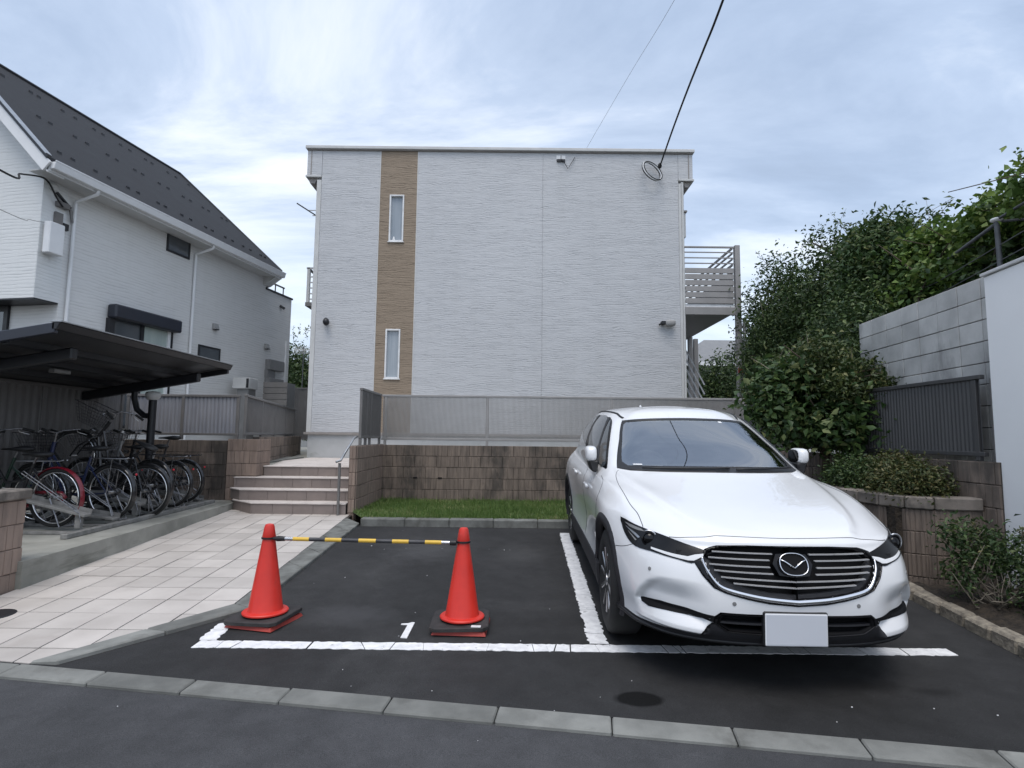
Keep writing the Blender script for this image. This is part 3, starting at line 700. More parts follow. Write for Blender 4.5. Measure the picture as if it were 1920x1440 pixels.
paint_run(sl_, (-1.985, 3.855), (-2.0, 4.16), 0.12, 2, ja=0.008)
nb = MB(); z1 = lambda x, y: gz(x, y) + 0.006; z0 = lambda x, y: gz(x, y) + 0.001
nb.prism([(-0.728, 3.925), (-0.684, 3.918), (-0.680, 4.205), (-0.699, 4.21), (-0.722, 4.188), (-0.770, 4.178), (-0.772, 4.165), (-0.722, 4.160)], z0, z1)
o = tag(obj('bay_number', nb, 'paint'), 'white painted figure 1 between the cones', 'marking', kind='structure')
# pale chippings and grit
mb = MB()
for k in range(75):
    x = random.uniform(-2.6, 3.2); y = random.choice((random.uniform(1.9, 3.3), random.uniform(2.6, 5.5), random.uniform(3.5, 7.6)))
    if y > kline(x) - KW - 0.02 and y < kline(x): continue
    z = gz(x, y) - (0.022 if y < kline(x) else 0)
    if x < -1.95 and y > kline(x): continue
    r = random.uniform(0.002, 0.005) * (1.5 if random.random() < 0.08 else 1)
    mb.ell((x, y, z + r * 0.4), (r * random.uniform(.7, 1.3), r * random.uniform(.7, 1.3), r * 0.6), 5, 3)
tag(obj('grit', mb, 'paint'), 'scattered pale grit on the asphalt', 'grit', kind='stuff')
mb = MB().lathe([(0.0, 0.0), (0.13, 0.0), (0.135, -0.004), (0.135, -0.03)], 28, (-3.76, 4.26, gz(0, 4.26) + 0.012)); 
mh = tag(obj('drain_cover', mb, 'black_metal'), 'small round dark drain cover set in the tiled path', 'drain cover')

# ---------------------------------------------------------------- steps
st = thing('steps', 'four tiled steps up to the landing of the apartment building', 'steps', (-3.4, 9.0, 0.28), kind='structure')
XR = -2.475
rz = [0.262, 0.445, 0.61, 0.775, 0.94]; ry = [8.62, 8.955, 9.275, 9.62]
lefts = [[(-3.90, 8.62), (-4.36, 9.02), (-4.50, 9.38)], [(-4.24, 8.955), (-4.50, 9.20)], [(-4.49, 9.275)], [(-4.17, 9.62)]]
for k in range(4):
    lp = lefts[k]; yb = 9.70 if k < 3 else 9.9
    poly = [(XR, ry[k] + .012), (lp[0][0] + .005, ry[k] + .012)] + [(x + .012, y + .008) for x, y in lp[1:]] + [(lp[-1][0] + .012, yb), (XR, yb)]
    mb = MB().prism(poly, 0.0 if k == 0 else rz[k] - 0.01, rz[k + 1] - 0.018); part(st, 'step_core', mb, 'mortar')
    # riser tiles
    edge = [(XR, ry[k])] + lp
    for i in range(len(edge) - 1):
        a = np.array(edge[i]); c = np.array(edge[i + 1]); L = np.linalg.norm(c - a); d = (c - a) / L; nrm = np.array([-d[1], d[0]]) if i == 0 else np.array([-d[1], d[0]])
        off = (0.12, 0.20, 0.16, 0.14)[k] if i == 0 else 0.0
        x = -off
        while x < L - 0.005:
            xa, xb = max(0, x), min(L, x + 0.305)
            if xb - xa > 0.01:
                p = a + d * (xa + .0015); q = a + d * (xb - .0015); nn = np.array([d[1], -d[0]])
                # inner side of the riser
                z0_, z1_ = (gz(0, ry[k]) - 0.03 if k == 0 else rz[k] + 0.001), rz[k + 1] - 0.015
                mb = MB().hexa([(*q, z0_), (*p, z0_), (*(p + nn * 0.0 + np.array([0, .0]) - np.array([-d[1], d[0]]) * .012), z0_), (*(q - np.array([-d[1], d[0]]) * .012), z0_),
                                (*q, z1_), (*p, z1_), (*(p - np.array([-d[1], d[0]]) * .012), z1_), (*(q - np.array([-d[1], d[0]]) * .012), z1_)], 0.002)
                part(st, 'riser_tile', mb, 'riser')
            x += 0.305
    # tread: nosing pieces
    y2 = ry[k + 1] + 0.01 if k < 3 else 9.92
    poly = [(XR, ry[k] - .014), (lp[0][0] - .004, ry[k] - .014)] + [(x - .012, y - .008) for x, y in lp[1:]] + [(lp[-1][0] - .012, max(y2, lp[-1][1] + .05)), (XR, max(y2, lp[-1][1] + .05))]
    x = XR
    # cut the tread into tiles by vertical strips
    cut = [XR]
    while cut[-1] > -4.6: cut.append(cut[-1] - 0.305)
    polyc = poly[::-1]
    A = sum(polyc[i][0] * polyc[(i + 1) % len(polyc)][1] - polyc[(i + 1) % len(polyc)][0] * polyc[i][1] for i in range(len(polyc)))
    if A < 0: polyc = polyc[::-1]
    for i in range(len(cut) - 1):
        strip = [(cut[i + 1] + .0015, 8.4), (cut[i] - .0015, 8.4), (cut[i] - .0015, 10.2), (cut[i + 1] + .0015, 10.2)]
        c = clip_poly(polyc, strip)
        if len(c) < 3 or area(c) < 0.001: continue
        part(st, 'tread_tile', MB().prism(c, rz[k + 1] - 0.014, rz[k + 1] + random.uniform(-.001, .001)), 'nosing')
y = 9.925
while y < 13.1:
    y1 = min(y + 0.305, 13.18); x = XR
    while x > -4.75:
        x1 = max(x - 0.305, -4.8)
        lo = -4.17 - 0.35 * (y - 9.9) / 1.2 if y < 11.3 else -4.62
        if x1 < lo: x1 = lo
        if x - x1 > 0.05: part(st, 'landing_tile', MB().box(x1 + .002, x - .002, y + .002, y1 - .002, 0.915, 0.94 + random.uniform(-.001, .001)), 'nosing')
        x -= 0.305
    y = y1

# ---------------------------------------------------------------- block walls
w = thing('retaining_wall', 'long stained brown block wall behind the lawn under the slatted fence', 'wall', (0.6, 10.45, 0.3))
block_run(w, (-2.36, 10.40), (4.2, 10.40), 0.30, 5, 0.2005, thick=0.15)
for x in (-1.78, -1.33): part(w, 'weep_hole', MB().box(x, x + .075, 10.389, 10.40, .70, .722), 'matt_black')
w2 = thing('stair_side_wall', 'brown block wall end beside the steps, running back to the long wall', 'wall', (-2.4, 9.5, 0.25))
block_run(w2, (-2.345, 8.66), (-2.345, 10.38), 0.105, 6, 0.2005, thick=0.115, mat='brick_clean')
block_run(w2, (-2.455, 8.648), (-2.352, 8.648), 0.105, 6, 0.2005, thick=0.03, mat='brick_clean', bl=0.2)
mbx = MB().box(-2.458, -2.352, 8.655, 10.5, 1.306, 1.312); part(w2, 'wall_top', mbx, 'capstone')
w3 = thing('cycle_bay_wall', 'brown block wall behind the bicycles, stained darker at its foot', 'wall', (-5.6, 9.45, 0.4))
block_run(w3, (-6.55, 9.40), (-4.69, 9.40), 0.36, 5, 0.2005, thick=0.15)
w4 = thing('gate_pillar', 'brown block pillar left of the steps carrying a fence post', 'pillar', (-4.43, 9.45, 0.3))
block_run(w4, (-4.68, 9.385), (-4.185, 9.385), 0.385, 5, 0.2005, thick=0.2, mat='brick_clean', bl=0.25)
block_run(w4, (-4.185, 9.39), (-4.185, 9.9), 0.385, 5, 0.2005, thick=0.2, mat='brick_clean', bl=0.25)
w5 = thing('approach_wall', 'low dark brown block wall left of the landing, far behind the pillar', 'wall', (-5.0, 12.5, 0.9))
block_run(w5, (-4.40, 9.95), (-5.78, 15.6), 0.82, 3, 0.2, thick=0.12)

w6 = thing('path_side_wall', 'short brown ribbed wall with a coping stone at the left edge of the path', 'wall', (-4.2, 4.4, 0.15))
block_run(w6, (-4.135, 3.6), (-4.135, 4.90), 0.10, 4, 0.2, thick=0.16, mat='brick_clean', ribs=(4, 5))
coping(w6, [(-4.135, 3.6), (-4.135, 4.93)], 0.905, 0.99, 0.22, 0.035, seg=0.68)
w7 = thing('planter_wall', 'curved raised planter of ribbed brown blocks right of the car', 'planter', (3.7, 6.0, 0.15))
PLW = [(3.505, 10.38), (3.505, 5.75), (3.53, 5.48), (3.62, 5.27), (3.80, 5.15), (4.32, 5.10)]
for i in range(len(PLW) - 1):
    a, c = PLW[i], PLW[i + 1]
    L = math.dist(a, c)
    # face on the left of travel -> reverse so that it lies on the right
    block_run(w7, a, c, 0.06, 4, 0.2, bl=min(0.4, L), thick=0.12, mat='brick', ribs=(6, 7), half=L > 0.8)
coping(w7, [(3.505, 10.38), (3.505, 5.75), (3.53, 5.48), (3.62, 5.27), (3.80, 5.15), (4.2, 5.11)], 0.862, 0.975, 0.20, 0.03, seg=0.45)
w8 = thing('boundary_wall', 'tall brown block wall behind the planter with a grey fence on top', 'wall', (4.3, 7.5, 0.3))
block_run(w8, (4.22, 10.38), (4.22, 4.93), 0.50, 4, 0.2005, thick=0.15, bl=0.40)
w9 = thing('concrete_block_wall', 'tall bare grey concrete block wall above the right hand fence', 'wall', (4.6, 6.5, 0.5))
block_run(w9, (4.63, 7.45), (4.395, 5.12), 0.60, 12, 0.2015, bl=0.32, thick=0.12, mat='grey_block', flat=True, half=False, core='mortar', joint=0.007)
ww = thing('white_boundary_wall', 'tall smooth white rendered wall at the right edge', 'wall', (4.2, 4.0, 0.1))
mb = MB(); A = (4.25, 4.995); Bq = (3.78, 1.6)
mb.hexa([(Bq[0], Bq[1], 0), (Bq[0] + .2, Bq[1], 0), (A[0] + .2, A[1], 0), (A[0], A[1], 0), (Bq[0], Bq[1], 2.955), (Bq[0] + .2, Bq[1], 2.955), (A[0] + .2, A[1], 2.955), (A[0], A[1], 2.955)], 0.006)
part(ww, 'render', mb, 'white_wall')
mb = MB().hexa([(Bq[0] - .02, Bq[1], 2.962), (Bq[0] + .22, Bq[1], 2.962), (A[0] + .22, A[1] + .02, 2.962), (A[0] - .02, A[1] + .02, 2.962), (Bq[0] - .02, Bq[1], 2.99), (Bq[0] + .22, Bq[1], 2.99), (A[0] + .22, A[1] + .02, 2.99), (A[0] - .02, A[1] + .02, 2.99)], 0.004)
part(ww, 'metal_cap', mb, 'trim')

# ---------------------------------------------------------------- slatted fences
def fence(name, label, a, c, z0, z1, posts, mat='fence', pitch=0.02, sw=0.007, sd=0.022, rails=2, gap=0.0, solid=None, leg=0.0):
    a = np.array(a, float); c = np.array(c, float); d = c - a; L = np.linalg.norm(d); d /= L; n = np.array([d[1], -d[0]])
    root = thing(name, label, 'fence', (float(a[0]), float(a[1]), z0 - leg))
    P = lambda s_, o, z: (a[0] + d[0] * s_ + n[0] * o, a[1] + d[1] * s_ + n[1] * o, z)
    part(root, 'top_rail', MB().beam(P(0, 0, z1 - .02), P(L, 0, z1 - .02), 0.05, 0.04, 0.004), mat)
    part(root, 'bottom_rail', MB().beam(P(0, 0, z0 + .02), P(L, 0, z0 + .02), 0.045, 0.04, 0.004), mat)
    for s_ in posts:
        part(root, 'post', MB().beam(P(s_, 0.0, z0 - leg), P(s_, 0.0, z1 - .045), 0.04, 0.046, 0.003, up=(d[0], d[1], 0)), mat)
    ed = [0.0] + [p for p in posts if 0.12 < p < L - 0.12] + [L]
    for i in range(len(ed) - 1):
        mb = MB()
        if solid:
            # ribbed sheet: a folded strip
            m = int((ed[i + 1] - ed[i] - 0.05) / solid); q = []
            for k in range(m + 1):
                s_ = ed[i] + 0.025 + (ed[i + 1] - ed[i] - 0.05) * k / m; o = (0.006, 0.006, -0.006, -0.006)[k % 4]
                q.append((s_, o))
            for k in range(m):
                mb.quad(P(q[k][0], q[k][1], z0 + .03), P(q[k + 1][0], q[k + 1][1], z0 + .03), P(q[k + 1][0], q[k + 1][1], z1 - .03), P(q[k][0], q[k][1], z1 - .03))
            part(root, 'ribbed_sheet', mb, solid_mat[0])
        else:
            s_ = ed[i] + 0.03
            while s_ < ed[i + 1] - 0.03:
                mb.beam(P(s_, 0, z0 + .035), P(s_, 0, z1 - .035), sw, sd, up=(-n[0], -n[1], 0)); s_ += pitch
            o = part(root, 'slats', mb, mat); o['kind'] = 'stuff'
    return root
solid_mat = ['fence_blue']
fence('slatted_fence', 'pale taupe slatted fence on the long block wall before the building', (-2.40, 10.47), (4.4, 10.47), 1.39, 2.225, [0.07, 1.95, 4.25, 6.7], 'fence_pale', pitch=0.0225, sw=0.0125, sd=0.03, leg=0.10)
fence('slatted_fence', 'dark side fence panel seen edge-on above the stair wall', (-2.415, 9.04), (-2.415, 10.40), 1.42, 2.23, [0.03, 0.35, 0.62, 1.33], 'fence', pitch=0.02, sw=0.008, sd=0.03, leg=0.11)
fence('ribbed_fence', 'blue-grey ribbed fence on the wall behind the bicycles', (-6.45, 9.47), (-4.55, 9.47), 1.44, 2.12, [0.03, 0.42, 0.95, 1.87], 'fence', solid=0.016, leg=0.07)
fence('slatted_fence', 'see-through grey fence beside the landing, behind the pillar', (-4.50, 9.55), (-5.85, 15.3), 1.45, 2.14, [0.03, 1.4, 2.8, 4.2, 5.6], 'fence', pitch=0.05, sw=0.010, sd=0.02, leg=0.05)
solid_mat[0] = 'fence'
fence('ribbed_fence', 'tall dark ribbed fence closing the gap between the two buildings', (-8.2, 18.4), (-4.7, 18.4), 1.30, 2.98, [0.03, 1.2, 2.3, 3.4], 'fence', solid=0.05, leg=0.5)
fence('ribbed_fence', 'dark grey panel fence along the left side of the cycle shelter', (-6.46, 9.40), (-6.46, 4.2), 0.62, 2.14, [0.03, 1.62, 3.2, 5.1], 'fence', solid=0.03, leg=0.25)
solid_mat[0] = 'fence_dark'
fr = fence('ribbed_fence', 'dark grey ribbed fence panel on the right boundary wall', (4.265, 10.35), (4.265, 5.10), 1.345, 2.085, [0.03, 1.75, 3.5, 5.17], 'fence_dark', solid=0.012, leg=0.04)
dp = thing('downpipe', 'dark drainpipe with a pale edge at the near end of the right fence', 'pipe', (4.30, 5.03, 1.31))
part(dp, 'pipe', MB().lathe([(0.042, 0), (0.042, 0.73)], 16, (4.33, 5.04, 1.315)), 'fence', smooth=40)
part(dp, 'conduit', MB().tube([(4.31, 4.985, 1.40), (4.31, 4.985, 2.03)], 0.008, 8), 'white_plastic', smooth=40)
part(dp, 'conduit_box', MB().box(4.29, 4.33, 4.965, 4.998, 1.36, 1.41, 0.004), 'white_plastic')

# handrail on the steps
hr = thing('handrail', 'thin metal handrail at the right side of the steps', 'handrail', (-2.56, 8.6, 0.28))
part(hr, 'post', MB().tube([(-2.575, 8.57, 0.25), (-2.575, 8.57, 1.05)], 0.021, 10), 'fence', smooth=40)
part(hr, 'rail', MB().tube([(-2.61, 8.50, 1.07), (-2.56, 8.56, 1.09), (-2.53, 8.75, 1.24), (-2.50, 9.02, 1.42), (-2.47, 9.10, 1.45)], 0.017, 10), 'steel', smooth=50)

# ---------------------------------------------------------------- apartment building
FY = 13.2
ap = thing('apartment_building', 'two-storey flat-roofed white apartment building with a brown vertical stripe', 'building', (0, FY, 0.93))
part(ap, 'wall', MB().box(-4.60, 4.00, FY + 0.06, 23.0, 1.5, 8.36), 'siding')
for nm, x0, x1, y, mt in (('siding_panel', -4.665, -3.262, FY, 'siding'), ('brown_siding_panel', -3.238, -2.352, FY, 'siding_brown'), ('siding_panel', -2.328, 0.688, FY, 'siding'), ('siding_panel', 0.702, 3.975, FY, 'siding')):
    H = 8.36
    if nm.startswith('brown'):
        # two window openings
        mb = MB(); xa, xb = -3.0, -2.655
        mb.box(x0, xa, y, y + .05, 1.53, H); mb.box(xb, x1, y, y + .05, 1.53, H)
        for za, zb in ((1.53, 2.795), (3.975, 6.10), (7.265, H)): mb.box(xa, xb, y + .0005, y + .05, za, zb)
        part(ap, nm, mb, mt)
    else: part(ap, nm, MB().box(x0, x1, y, y + .05, 1.53, H), mt)
for x in (-3.25, -2.34): part(ap, 'joint_trim', MB().box(x - .011, x + .011, FY - .006, FY + .04, 1.53, 8.36), 'trim')
part(ap, 'joint_trim', MB().box(0.690, 0.700, FY - .004, FY + .04, 1.53, 8.36), 'siding')
part(ap, 'corner_trim', MB().box(-4.775, -4.668, FY - .012, FY + .09, 1.53, 7.62), 'trim')
part(ap, 'corner_trim', MB().box(3.978, 4.035, FY - .012, FY + .09, 1.53, 7.62), 'trim')
part(ap, 'downpipe', MB().tube([(4.075, FY + .03, 1.0), (4.075, FY + .03, 7.66)], 0.036, 12), 'trim', smooth=40)
part(ap, 'flashing', MB().box(-4.83, 4.06, FY - .03, FY + .06, 1.47, 1.525, 0.004), 'flash')
part(ap, 'foundation', MB().box(-4.74, 3.98, FY + .02, 23.0, 0.6, 1.468), 'foundation')
part(ap, 'roof_cap', MB().box(-5.07, 4.37, FY - .075, 23.2, 8.385, 8.465, 0.01), 'trim')
part(ap, 'roof_soffit', MB().box(-5.03, 4.33, FY - .035, 23.1, 8.362, 8.384), 'flash')
for s_, xa, xb, xi in ((-1, -5.03, -4.672, -4.92), (1, 3.98, 4.33, 4.22)):
    bx = part(ap, 'eave_box', MB().box(xa, xb, FY - .005, 23.0, 7.74, 8.36, 0.004), 'siding')
    part(ap, 'eave_trim', MB().box(min(xi, xi + s_ * .025), max(xi, xi + s_ * .025), FY - .012, FY + .01, 7.745, 8.355), 'flash', under=bx)
    part(ap, 'eave_sill', MB().box(xa - (.03 if s_ < 0 else 0), xb + (.03 if s_ > 0 else 0), FY - .02, 22.9, 7.69, 7.738, 0.004), 'trim', under=bx)
    g0, g1 = (xa, xa + .24) if s_ < 0 else (4.10, 4.30)
    part(ap, 'gutter', MB().hexa([(g0 + .06, FY + .06, 7.56), (g1 - .06, FY + .06, 7.56), (g1 - .06, 22, 7.56), (g0 + .06, 22, 7.56), (g0, FY + .06, 7.688), (g1, FY + .06, 7.688), (g1, 22, 7.688), (g0, 22, 7.688)]), 'flash', under=bx)
def slit(z0, z1, lab):
    wd = part(ap, 'window', MB().box(-2.998, -2.657, FY + .075, FY + .082, z0 + .002, z1 - .002), 'plastic_black')
    fr_ = MB(); xa, xb = -3.002, -2.652; t = 0.036
    fr_.box(xa, xa + t, FY - .018, FY + .07, z0, z1, .004); fr_.box(xb - t, xb, FY - .018, FY + .07, z0, z1, .004)
    fr_.box(xa + t, xb - t, FY - .016, FY + .07, z0, z0 + t, .004); fr_.box(xa + t, xb - t, FY - .016, FY + .07, z1 - t, z1, .004)
    part(ap, 'frame', fr_, 'white_plastic', under=wd)
    part(ap, 'pane', MB().box(xa + t, xb - t, FY + .055, FY + .062, z0 + t, z1 - t), 'pane_frost', under=wd)
    part(ap, 'sill', MB().box(xa - .02, xb + .02, FY - .035, FY - .001, z0 - .022, z0 - .002, .003), 'white_plastic', under=wd)
    return wd
w1_ = slit(6.10, 7.265, ''); w2_ = slit(2.795, 3.975, '')
part(ap, 'ornament', MB().lathe([(0.0, .0), (.028, 0), (.03, .03), (.018, .05), (.022, .075), (.0, .095)], 12, (-2.88, FY + .015, 6.14)), 'white_plastic', smooth=60, under=w1_)
# wall fittings
lp = part(ap, 'wall_lamp', MB().tube([(-4.40, FY - .001, 4.16), (-4.41, FY - .06, 4.18), (-4.41, FY - .12, 4.15)], [.05, .04, .035], 12), 'black_metal', smooth=40)
part(ap, 'lamp_shade', MB().ell((-4.375, FY - .13, 4.10), (.075, .085, .085), 14, 8), 'black_metal', smooth=True, under=lp)
fl_ = part(ap, 'floodlight', MB().box(3.50, 3.60, FY - .13, FY - .001, 4.14, 4.22, .01), 'black_metal')
part(ap, 'flood_head', MB().ell((3.71, FY - .10, 4.17), (.12, .07, .075), 14, 8, 0.6), 'grey_plastic', smooth=True, under=fl_)
part(ap, 'flood_arm', MB().tube([(3.45, FY - .05, 4.13), (3.55, FY - .1, 4.20), (3.70, FY - .08, 4.17)], .02, 8), 'black_metal', under=fl_)
br = part(ap, 'cable_bracket', MB().box(1.03, 1.23, FY - .03, FY - .001, 8.13, 8.20, .004), 'black_metal')
part(ap, 'bracket_base', MB().box(1.02, 1.24, FY - .012, FY - .0015, 8.19, 8.30, .004), 'white_metal', under=br)
part(ap, 'hook', MB().tube([(1.13, FY - .05, 8.28), (1.13, FY - .06, 8.18), (1.21, FY - .05, 8.10), (1.30, FY - .04, 7.95), (1.36, FY - .04, 8.06), (1.47, FY - .03, 8.25)], .008, 6), 'black_metal', under=br)
part(ap, 'wall_cabinet', MB().box(4.11, 4.24, FY + .3, FY + .7, 6.40, 7.02, .008), 'trim')
part(ap, 'cabinet_lid', MB().box(4.10, 4.27, FY + .26, FY + .74, 7.022, 7.07, .008), 'flash')
# external walkway on the right with its slatted guard
wk = part(ap, 'walkway', MB().box(4.09, 5.29, FY + .07, 22.5, 4.46, 4.60), 'fence_pale')
part(ap, 'walkway_beam', MB().box(4.09, 5.30, FY - .02, FY + .06, 4.40, 4.585, .006), 'fence_pale', under=wk)
part(ap, 'gap_strip', MB().box(4.10, 5.28, FY + .02, FY + .05, 4.588, 4.66), 'white_plastic', under=wk)
for k in range(6):
    z = 4.675 + k * 0.147
    part(ap, 'slat', MB().box(4.11, 5.27, FY - .012, FY + .018, z, z + .124, .003), 'fence_pale', under=wk)
for z in (5.64, 5.775, 5.91): part(ap, 'rail', MB().box(4.10, 5.28, FY - .005, FY + .02, z, z + .026, .002), 'fence_pale', under=wk)
part(ap, 'hand_rail', MB().box(4.10, 5.29, FY - .015, FY + .03, 6.03, 6.07, .004), 'fence_pale', under=wk)
for z, h in ((5.62, .05), (5.77, .035), (5.91, .035), (6.03, .05)): part(ap, 'side_rail', MB().box(5.26, 5.295, FY + .10, 22.4, z, z + h), 'fence_pale', under=wk)
part(ap, 'side_panel', MB().box(5.265, 5.29, FY + .11, 22.4, 4.62, 5.52), 'fence_pale', under=wk)
po = part(ap, 'post', MB().box(5.30, 5.42, FY - .03, FY + .09, 0.93, 6.10, .006), 'fence_pale')
part(ap, 'white_sticker', MB().box(5.305, 5.415, FY - .034, FY - .031, 3.28, 3.42), 'white_plastic', under=po)
part(ap, 'red_sticker', MB().box(5.305, 5.415, FY - .034, FY - .031, 3.01, 3.13), 'sticker_red', under=po)
part(ap, 'drain_pipe', MB().tube([(5.53, FY + .1, 0.93), (5.53, FY + .1, 4.35)], .04, 10), 'white_metal', smooth=40)
for k, (x, y) in enumerate(((5.20, 16.5), (5.46, 16.8))): part(ap, 'post', MB().box(x, x + .12, y, y + .12, 0.93, 4.46), 'fence_pale')
sr = part(ap, 'stair_flight', MB().beam((4.25, 15.0, 0.95), (4.25, 18.5, 4.4), .05, .24), 'fence_pale')
for k in range(8):
    part(ap, 'stair_rail', MB().beam((4.72, 15.5, 4.05 - k * .26), (5.30, 15.5, 2.95 - k * .26), .03, .035), 'white_plastic', under=sr)
for k in range(9): part(ap, 'stair_tread', MB().box(4.2, 5.1, 15.1 + k * .36, 15.4 + k * .36, 1.15 + k * .36, 1.19 + k * .36), 'fence_pale', under=sr)
# balcony and laundry arm on the left side
bl = part(ap, 'balcony', MB().box(-5.10, -4.62, 14.6, 17.0, 4.83, 4.928), 'trim')
part(ap, 'balcony_post', MB().box(-5.44, -5.37, 14.6, 14.68, 4.93, 5.86), 'trim', under=bl)
part(ap, 'balcony_floor', MB().box(-5.46, -5.10, 14.6, 17.0, 4.83, 4.93), 'fence', under=bl)
part(ap, 'balcony_rail', MB().box(-5.46, -4.62, 14.60, 14.66, 5.83, 5.87), 'trim', under=bl)
part(ap, 'balcony_rail', MB().beam((-5.41, 14.64, 5.83), (-5.41, 17.0, 5.83), .05, .05), 'black_metal', under=bl)
for k in range(5): part(ap, 'lattice_bar', MB().box(-5.37, -4.63, 14.62, 14.64, 5.0 + k * .15, 5.035 + k * .15), 'trim', under=bl)
for k in range(6): part(ap, 'lattice_bar', MB().box(-5.30 + k * .13, -5.26 + k * .13, 14.641, 14.66, 4.95, 5.65), 'trim', under=bl)
la = part(ap, 'laundry_arm', MB().beam((-4.62, 13.9, 6.75), (-5.52, 13.9, 7.32), .022, .03), 'black_metal')
part(ap, 'laundry_bar', MB().beam((-4.62, 14.2, 7.26), (-5.32, 14.2, 7.26), .018, .02), 'trim', under=la)
part(ap, 'laundry_bar', MB().beam((-4.62, 14.2, 7.12), (-5.22, 14.2, 7.12), .018, .02), 'trim', under=la)

# ---------------------------------------------------------------- neighbour house (local frame: x outward to the right, y along its long wall)
TH = math.atan(200 / 1060.0)
nh = thing('neighbour_house', 'pale grey house with a steep dark roof at the left', 'house', (-8.2, 10.0, 0.8), -TH)
def hp(name, mb, mat, smooth=None, under=None): return obj(name, mb, mat, under or nh, smooth, shift=(0, 0, 0.8))
EZ = 6.02; OX = 0.45; RX = -2.23; RZ = EZ + (OX - RX) * 0.985
wall = hp('wall', MB().box(-4.9, 0, 0.02, 6.02, 0.5, 6.42), 'house_wall')
hp('upper_gable_wall', MB().add([(0.002, -0.42, 3.78), (-4.9, -0.42, 3.78), (-4.9, -0.42, 6.35), (RX, -0.42, RZ - .12), (0.002, -0.42, 6.40), (0.002, 0.03, 3.78), (-4.9, 0.03, 3.78), (-4.9, 0.03, 6.35), (RX, 0.03, RZ - .12), (0.002, 0.03, 6.40)],
   [(0, 1, 2, 3, 4), (5, 9, 8, 7, 6), (0, 5, 6, 1), (0, 4, 9, 5), (1, 6, 7, 2), (3, 8, 9, 4), (2, 7, 8, 3)]), 'house_gable')
hp('overhang_soffit', MB().box(-4.9, 0.0, -0.418, 0.018, 3.755, 3.778), 'black_metal')
hp('annexe_wall', MB().box(-4.2, -0.003, 6.0, 7.31, 0.5, 5.60), 'house_wall')
hp('annexe_coping', MB().box(-4.2, 0.03, 5.99, 7.34, 5.60, 5.65), 'black_metal')
rail = hp('terrace_rail', MB().beam((0.0, 5.95, 5.86), (0.0, 6.9, 5.86), .035, .04), 'fence')
for s_ in (6.05, 6.45, 6.85): hp('rail_post', MB().beam((0, s_, 5.65), (0, s_, 5.85), .025, .025, up=(0, 1, 0)), 'fence', under=rail)
# roof: right slope with a gable end near and a hip far
s0, s1, sr_ = -0.72, 6.10, 5.05
th_ = 0.09
top = [(OX, s0, EZ + .1), (OX, s1, EZ + .1), (RX, sr_, RZ + .1), (RX, s0, RZ + .1), (2 * RX - OX, s0, EZ + .1), (2 * RX - OX, s1, EZ + .1)]
bot = [(x, y, z - th_) for x, y, z in top]
roof = hp('roof', MB().add(top + bot, [(0, 1, 2, 3), (3, 2, 5, 4), (1, 5, 2), (9, 8, 7, 6), (10, 11, 8, 9), (8, 11, 7), (0, 6, 7, 1), (1, 7, 11, 5), (5, 11, 10, 4), (0, 3, 9, 6), (3, 4, 10, 9)]), 'roof')
hp('ridge_cap', MB().tube([(RX, s0 - .01, RZ + .115), (RX, sr_, RZ + .115), (OX - .03, s1 - .02, EZ + .115)], .035, 6), 'black_metal', under=roof)
hp('verge_trim', MB().beam((OX + .01, s0 - .02, EZ + .085), (RX, s0 - .02, RZ + .105), .06, .07), 'black_metal', under=roof)
hp('verge_cap', MB().beam((OX + .01, s0 - .03, EZ + .128), (RX, s0 - .03, RZ + .148), .10, .015), 'steel', under=roof)
hp('bargeboard', MB().beam((OX - .02, s0 - .012, EZ - .07), (RX, s0 - .012, RZ - .05), .035, .20), 'white_metal', under=roof)
hp('verge_soffit', MB().beam((OX - .02, (s0 - .42) / 2, EZ - .155), (RX, (s0 - .42) / 2, RZ - .135), .30, .02), 'white_metal', under=roof)
sl = (RZ - EZ) / (OX - RX)
for row, off in ((0.30, 0.0), (1.30, 0.38), (2.25, 0.15)):
    k = -0.3 + off
    while k < 5.9:
        for dk in (random.uniform(-.05, .02), .22 + random.uniform(-.05, .05)):
            if k + dk < s1 - 0.2 - row * .42 and k + dk > s0 + .1:
                xx = OX - row; zz = EZ + .1 + row * sl
                g = MB().hexa([(xx - .01, k + dk - .035, zz), (xx + .03, k + dk - .035, zz - .03), (xx + .03, k + dk + .035, zz - .03), (xx - .01, k + dk + .035, zz), (xx + .005, k + dk - .03, zz + .035), (xx + .03, k + dk - .03, zz + .02), (xx + .03, k + dk + .03, zz + .02), (xx + .005, k + dk + .03, zz + .035)])
                hp('snow_guard', g, 'black_metal', under=roof)
        k += 0.72
gut = hp('gutter', MB().hexa([(OX + .005, s0 + .02, EZ - .10), (OX + .085, s0 + .02, EZ - .10), (OX + .085, s1 - .02, EZ - .10), (OX + .005, s1 - .02, EZ - .10), (OX - .0, s0 + .02, EZ + .02), (OX + .12, s0 + .02, EZ + .02), (OX + .12, s1 - .02, EZ + .02), (OX - .0, s1 - .02, EZ + .02)], .008), 'white_metal')
hp('gutter_lip', MB().beam((OX + .115, s0 + .02, EZ + .032), (OX + .115, s1 - .02, EZ + .032), .02, .02), 'white_metal', under=gut)
hp('fascia', MB().box(OX - .03, OX - .005, s0 + .02, s1 - .03, EZ - .13, EZ + .06), 'white_metal')
hp('eave_soffit', MB().box(0.003, OX - .032, s0 + .03, s1 - .05, EZ - .10, EZ - .08), 'trim')
hp('end_bracket', MB().hexa([(-.3, 5.86, 5.62), (0.05, 5.86, 5.70), (0.05, 6.15, 5.70), (-.3, 6.15, 5.62), (-.3, 5.86, 5.92), (OX - .04, 5.86, 5.92), (OX - .04, 6.12, 5.92), (-.3, 6.12, 5.92)]), 'trim')
